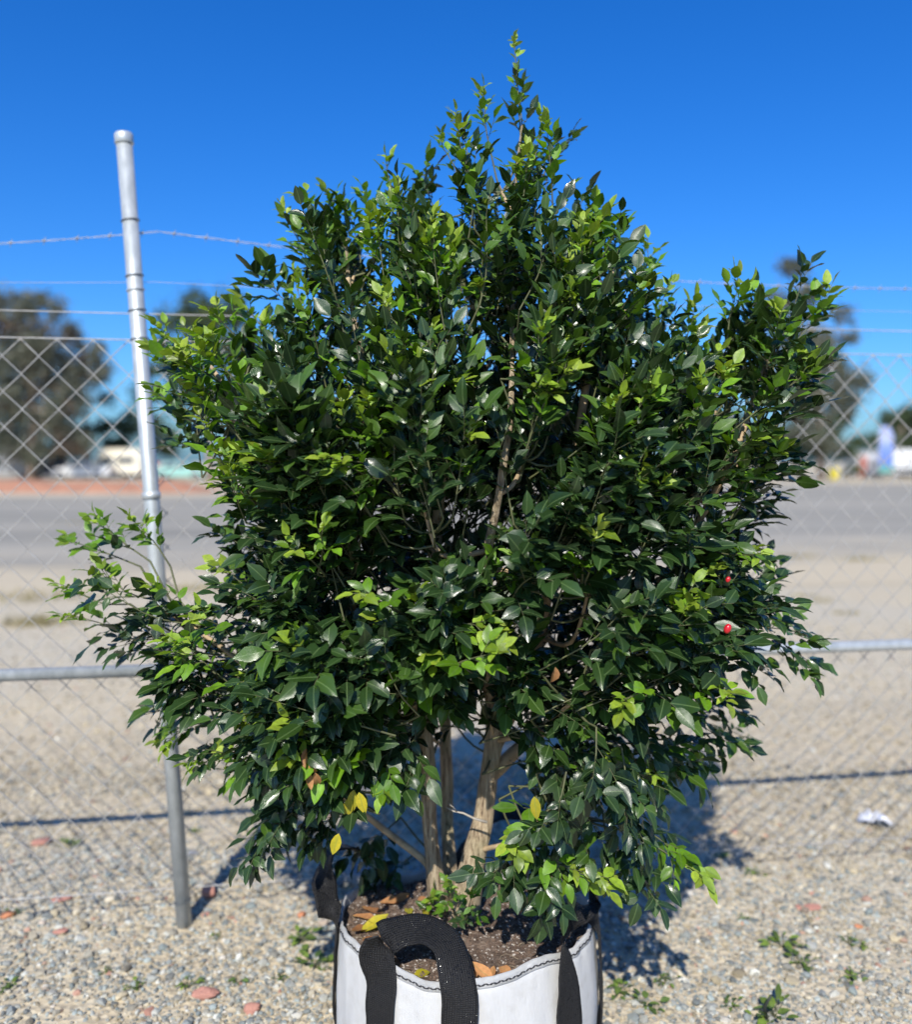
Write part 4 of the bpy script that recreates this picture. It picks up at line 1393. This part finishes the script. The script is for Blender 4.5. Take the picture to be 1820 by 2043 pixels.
# ================================================================== FAR OBJECTS
def far_tree(name, Y, clumps, trunk, mat, label, leaf=0.34, dens=330, group=None, mat2=None, trunk_r=0.28, cat="tree"):
    base = G(trunk[0], HOR + CAMH * FPX / Y)
    base = Vector((P(trunk[0], HOR, Y).x, Y, 0))
    o = empty(name, base, label, cat, group)
    top = P(trunk[1], trunk[2], Y)
    mb = MB()
    q = smoothpath([base - Vector((0, 0, .2)), base.lerp(top, .5) + Vector((random.uniform(-.3, .3), .1, 0)), top], 8)
    mb.tube(q, list(np.linspace(trunk_r, trunk_r * .35, 8)), 9, True, .2)
    mb.build("trunk", M["farbark"], o)
    rg = np.random.default_rng(int(abs(clumps[0][0]) + clumps[0][1]))
    Cs = []
    mbl = MB()
    for (px, py, r) in clumps:
        c = P(px, py, Y); c.y += rg.uniform(-.5, .5) * r / FPX * Y
        R_ = r / FPX * Y
        a = q[min(7, 3 + int(rg.integers(0, 5)))]
        mbl.tube([a, a.lerp(c, .55) + Vector((0, 0, -.12 * R_)), c], [trunk_r * .32, trunk_r * .2, trunk_r * .08], 5, False)
        n = int(dens * 1.7 * max(R_, .6) ** 1.6 / 2.2)
        # sub clumps so that the outline breaks up
        k = max(4, int(5 + R_ * 3))
        sub = rg.normal(size=(k, 3)); sub /= np.linalg.norm(sub, axis=1)[:, None]
        sub *= (R_ * rg.uniform(.25, .85, (k, 1)))
        sub[:, 2] *= .75
        w = rg.integers(0, k, n)
        p = sub[w] + rg.normal(size=(n, 3)) * R_ * rg.uniform(.12, .30, k)[w][:, None]
        Cs.append(p + np.array(c))
    mbl.build("limbs", M["farbark"], o)
    C = np.concatenate(Cs); C = C[C[:, 2] > 0.15]
    n = len(C)
    Rm = rand_rot(n, rg)
    s = leaf * rg.uniform(.5, 1.2, n)
    quad = np.array([(-.5, 0, 0), (0, -.28, .04), (.5, 0, 0), (0, .28, .04)])
    V = np.einsum('nij,kj->nki', Rm, quad) * s[:, None, None] + C[:, None]
    me = mesh_np("crown", V.reshape(-1, 3), np.arange(n * 4), np.arange(n) * 4, np.full(n, 4), False)
    add_attr(me, "rnd", np.repeat(rg.random(n), 4))
    cr = link("crown", me, mat, o)
    if mat2:
        me.materials.append(mat2)
        nz = np.array([mnoise.noise(Vector(c * 0.35)) for c in C])
        me.polygons.foreach_set("material_index", (nz > 0.26).astype(np.int32))
    return o


T = "trees standing beyond the road"
far_tree("gum_tree", 74, [(40, 640, 62), (95, 620, 45), (10, 700, 70), (110, 700, 70), (60, 760, 85), (165, 745, 45), (-30, 640, 60), (30, 850, 75), (110, 830, 60), (150, 800, 45), (-30, 780, 80), (70, 600, 30), (190, 715, 30), (205, 740, 28), (195, 690, 20), (140, 660, 35), (0, 800, 80), (90, 680, 70), (50, 720, 90), (130, 760, 70), (20, 600, 45), (20, 890, 60), (100, 870, 60), (-20, 900, 50), (60, 905, 45), (150, 895, 42)],
         (60, 60, 720), M["euc"], "tall rusty grey gum tree rising behind the fence mesh at far left", .42, 300, T, M["euc_rust"], .40)
far_tree("gum_tree", 80, [(150, 880, 40), (200, 850, 32), (225, 895, 30), (110, 900, 36), (215, 800, 20)], (170, 175, 840), M["pine"], "low dark tree under the right side of the tall gum at left", .40, 420, T)
far_tree("dense_tree", 70, [(350, 640, 46), (400, 612, 48), (465, 615, 52), (420, 640, 50), (430, 700, 70), (350, 730, 52), (500, 720, 60), (380, 800, 60), (470, 800, 70), (320, 690, 28)], (420, 420, 740), M["pine"],
         "rounded olive tree whose top shows between post and bushy tree", .40, 420, T, M["bush"], .32)
far_tree("dense_tree", 84, [(290, 790, 40), (265, 850, 42), (320, 860, 50), (245, 885, 30), (300, 740, 22), (345, 890, 40)], (290, 290, 830), M["pine"], "mid green tree directly behind the leaning post", .40, 400, T, M["bush"])
far_tree("gum_tree", 72, [(1578, 535, 34), (1610, 590, 36), (1690, 630, 26), (1650, 675, 38), (1700, 672, 22), (1610, 690, 46), (1690, 760, 46), (1630, 770, 60), (1575, 760, 50), (1725, 765, 22), (1660, 840, 50), (1600, 850, 55), (1690, 815, 30), (1650, 720, 50), (1680, 790, 50), (1600, 800, 60), (1640, 880, 50), (1570, 600, 45), (1560, 690, 60)],
         (1640, 1620, 640), M["euc"], "tall open gum tree with separate leaf clumps behind the right of the bushy tree", .38, 420, T, M["pine"], .34)
far_tree("bushy_gum", 78, [(1560, 880, 46), (1590, 905, 34), (1640, 890, 44), (1690, 900, 34), (1520, 890, 50)], (1600, 1600, 880), M["bush"], "low pale green shrub tree under the open gum at right", .36, 420, T, M["pine"], .18)
far_tree("dense_tree", 86, [(1790, 850, 46), (1830, 830, 50), (1760, 885, 36), (1830, 890, 50), (1720, 880, 24), (1880, 840, 60)], (1800, 1800, 850), M["pine"], "dark green tree above the white caravan at the right edge", .40, 420, T, M["bush"])
hidden = [(560, 800, 70), (700, 830, 62), (840, 790, 78), (980, 830, 60), (1110, 800, 70), (1250, 820, 66), (1390, 800, 74), (1480, 850, 50)]
words = ["dark tree right of the rounded olive tree, half hidden", "dark tree behind the left part of the bushy crown", "tall dark tree behind the middle left of the bushy crown", "low dark tree behind the middle of the bushy crown",
         "dark tree behind the right of the main stem", "dark tree behind the bushy crown's right half", "tall dark tree behind the crown's right shoulder", "small dark tree left of the pale shrub tree at right"]
for (px, py, r), w in zip(hidden, words):
    far_tree("dense_tree", 88, [(px, py, r), (px - r * .6, py + 50, r * .7), (px + r * .6, py + 55, r * .7), (px, py + 75, r * .8)], (px, px, py), M["pine"], w, .45, 260, T, M["bush"])
far_tree("shrub", 76, [(1700, 930, 13), (1712, 940, 10), (1690, 943, 9)], (1701, 1701, 935), M["bush"], "small green shrub between yellow drum and blue banner", .2, 900, None, None, .05, "shrub")

glass = simple("dark_window_glass", (0.03, 0.035, 0.04), (0.05, 0.055, 0.06), 3, 0.12, 0.6)
tyre = simple("tyre_rubber", (0.02, 0.02, 0.02), None, 20, 0.85, 0.2)
rimm = simple("wheel_rim", (0.45, 0.45, 0.46), None, 20, 0.4, 0.5, 0.6)


def paint(name, c):
    return simple(name, c, tuple(x * .92 for x in c), 1.5, 0.28, 0.5)


def vehicle(name, px, py, Y, length, profile, width, color, windows, wheels, label, cat, flip=False, cab_taper=.12):
    """profile: side outline [(x along 0..1, z)], windows: list of side quads [(x, z)*4], wheels: x positions"""
    base = P(px, py, Y); base.z = 0
    o = empty(name, base, label, cat)
    sg = -1 if flip else 1
    zmax = max(z for _, z in profile)
    belt = zmax * .55

    def wpt(x, z, side, push=0.0):
        yy = width / 2 - (cab_taper * width * max(0, z - belt) / max(zmax - belt, .01)) + push
        return base + Vector((sg * (x - .5) * length, side * yy, z))
    n = len(profile)
    vs = [wpt(x, z, -1) for x, z in profile] + [wpt(x, z, 1) for x, z in profile]
    fs = [tuple(range(n)), tuple(range(2 * n - 1, n - 1, -1))] + [(i, i + n, (i + 1) % n + n, (i + 1) % n) for i in range(n)]
    mb = MB(); mb.add(vs, fs)
    b = mb.build("body", color, o, smooth=False)
    bv = b.modifiers.new("b", 'BEVEL'); bv.width = 0.05; bv.segments = 2
    for q in windows:
        for side in (-1, 1):
            mb = MB()
            a = [wpt(x, z, side, .008) for x, z in q]; c = [wpt(x, z, side, -.02) for x, z in q]
            k = len(q)
            mb.add(a + c, [tuple(range(k)), tuple(range(2 * k - 1, k - 1, -1))] + [(i, (i + 1) % k, (i + 1) % k + k, i + k) for i in range(k)])
            mb.build("window", glass, o, smooth=False)
    for wx in wheels:
        for side in (-1, 1):
            c = wpt(wx, .33, 1); c = Vector((c.x, base.y + side * (width / 2 - .08), .33))
            w = MB().tube([c - Vector((0, .1, 0)), c - Vector((0, .09, 0)), c + Vector((0, .09, 0)), c + Vector((0, .1, 0))], [.29, .33, .33, .29], 20).build("wheel", tyre, o)
            MB().tube([c - Vector((0, .108, 0)), c + Vector((0, .108, 0))], .2, 16).build("rim", rimm, w)
    for x_, nm, cl in ((0.0, "headlight", rimm), (1.0, "tail_light", M["berry"])):
        for side in (-.36, .36):
            zz = min(.75, belt * .85)
            cpt = base + Vector((sg * (x_ - .5) * length, side * width * 2 * .5, zz))
            MB().box(cpt, (.06, .24, .16)).build(nm, cl, o, smooth=False)
    return o


CARP = [(0.0, .35), (0.0, .72), (.06, .82), (.26, .93), (.38, 1.38), (.44, 1.46), (.72, 1.46), (.80, 1.40), (.92, .98), (1.0, .92), (1.0, .35), (.9, .24), (.1, .24)]
CARW = [[(.32, .96), (.40, 1.36), (.53, 1.38), (.53, .96)], [(.56, .96), (.56, 1.38), (.73, 1.37), (.85, .98)]]
UTEP = [(0.0, .4), (0.0, .85), (.05, .95), (.24, 1.02), (.33, 1.55), (.37, 1.62), (.52, 1.62), (.56, 1.55), (.57, 1.05), (1.0, 1.05), (1.0, .4), (.9, .3), (.1, .3)]
UTEW = [[(.28, 1.06), (.345, 1.52), (.44, 1.55), (.44, 1.06)], [(.455, 1.06), (.455, 1.55), (.53, 1.52), (.55, 1.06)]]
CVP = [(0.0, .55), (.02, 1.0), (0.0, 1.5), (.12, 2.45), (.2, 2.62), (.92, 2.62), (1.0, 2.3), (1.0, .45), (.1, .45)]
CVW = [[(.12, 1.35), (.18, 1.9), (.42, 1.9), (.42, 1.35)], [(.5, 1.35), (.5, 1.9), (.86, 1.9), (.86, 1.35)]]
TRP = [(0.0, .5), (0.0, 1.3), (.05, 2.3), (.17, 2.4), (.2, 3.15), (1.0, 3.15), (1.0, .8), (.9, .45), (.08, .45)]
TRW = [[(.03, 1.4), (.065, 2.15), (.16, 2.2), (.16, 1.4)]]
white, cream = paint("white_paint", (0.62, 0.62, 0.62)), paint("cream_paint", (0.74, 0.68, 0.54))
vehicle("truck", 8, 930, 78, 6.2, TRP, 2.3, white, TRW, (.14, .8), "white box truck parked beyond the road at the far left edge", "truck", True, .02)
vehicle("parked_car", 98, 930, 79, 4.2, CARP, 1.75, paint("navy_paint", (0.03, 0.06, 0.16)), CARW, (.18, .8), "dark blue car parked between the white truck and the white pickup", "car")
vehicle("pickup", 168, 930, 76, 4.9, UTEP, 1.8, white, UTEW, (.17, .8), "white pickup parked beyond the red dirt bank left of the cream caravan", "pickup")
vehicle("caravan", 243, 930, 78, 4.1, CVP, 2.2, cream, CVW, (.55,), "cream caravan with a dark window band just left of the leaning post", "caravan", False, .05)
vehicle("parked_car", 290, 930, 80, 4.0, CARP, 1.7, paint("red_paint", (0.42, 0.02, 0.03)), CARW, (.18, .8), "red car half hidden behind the leaning post", "car")
vehicle("parked_car", 362, 930, 74, 4.4, CARP, 1.75, paint("teal_paint", (0.25, 0.46, 0.40)), CARW, (.18, .8), "pale teal car parked just right of the leaning post", "car", True)
vehicle("caravan", 1812, 930, 80, 6.4, CVP, 2.3, white, [[(.1, .62), (.1, .95), (.9, .95), (.9, .62)]], (.5, .62), "long white caravan with a dark low band at the right edge", "caravan", False, .04)

# white site office left of the banner
base = P(1722, 930, 84); base.z = 0
o = empty("site_cabin", base, "small white cabin standing behind the blue banner's left side", "cabin")
MB().box(base + Vector((0, 0, 1.25)), (2.4, 3, 2.3)).build("wall", white, o, smooth=False)
MB().box(base + Vector((0, 0, 2.46)), (2.7, 3.3, .12)).build("roof", M["galv"], o, smooth=False)
MB().box(base + Vector((.3, -1.52, 1.5)), (.8, .06, .7)).build("window", glass, o, smooth=False)
MB().box(base + Vector((-.7, -1.52, 1.05)), (.7, .06, 1.9)).build("door", paint("dull_red_paint", (0.36, 0.12, 0.10)), o, smooth=False)

# feather banner
base = P(1754, 930, 72); base.z = 0
o = empty("feather_banner", base, "tall blue feather banner on a pole near the right edge", "banner")
MB().tube([base, base + Vector((-.02, 0, 4.4))], .03, 10).build("pole", M["galv"], o)
MB().tube([base - Vector((0, 0, .0)), base + Vector((0, 0, .09))], [.4, .1], 14).build("base", M["tie"], o)
mb = MB()
vs, fs = [], []
nz_, nx_ = 22, 8
for j in range(nz_):
    t = j / (nz_ - 1)
    wdt = 1.15 * (1 - .35 * max(0, t - .8) / .2)
    for i in range(nx_):
        u = i / (nx_ - 1)
        vs.append(base + Vector((.02 + u * wdt, .06 * math.sin(t * 5 + u * 4), .55 + t * 3.8)))
fs = [(j * nx_ + i, j * nx_ + i + 1, (j + 1) * nx_ + i + 1, (j + 1) * nx_ + i) for j in range(nz_ - 1) for i in range(nx_ - 1)]
mb.add(vs, fs)
m = Mat("banner_cloth")
sp = m.n("ShaderNodeSeparateXYZ"); tc = m.n("ShaderNodeTexCoord"); m.l(tc.outputs["Generated"], sp.inputs[0])
m.base(m.ramp(sp.outputs["Z"], [(0.0, (0.10, 0.30, 0.27)), (0.14, (0.10, 0.30, 0.27)), (0.18, (0.10, 0.17, 0.45)), (0.55, (0.16, 0.24, 0.52)), (0.75, (0.36, 0.40, 0.60)), (1.0, (0.30, 0.36, 0.62))])).rough(.7, .2)
b = mb.build("flag", m.m, o)
sm = b.modifiers.new("t", 'SOLIDIFY'); sm.thickness = 0.01

# yellow drum
base = P(1664, 930, 74); base.z = 0
o = empty("drum", base, "small yellow drum standing left of the green shrub at right", "drum")
MB().tube([base, base + Vector((0, 0, .02)), base + Vector((0, 0, .3)), base + Vector((0, 0, .32)), base + Vector((0, 0, .34)), base + Vector((0, 0, .6)), base + Vector((0, 0, .62)), base + Vector((0, 0, .64)), base + Vector((0, 0, .95))],
          [.38, .40, .40, .43, .40, .40, .43, .40, .40], 20).build("barrel", paint("yellow_paint", (0.70, 0.58, 0.06)), o)
MB().tube([base + Vector((0, 0, .951)), base + Vector((0, 0, .985))], .37, 20).build("lid", M["tie"], o)
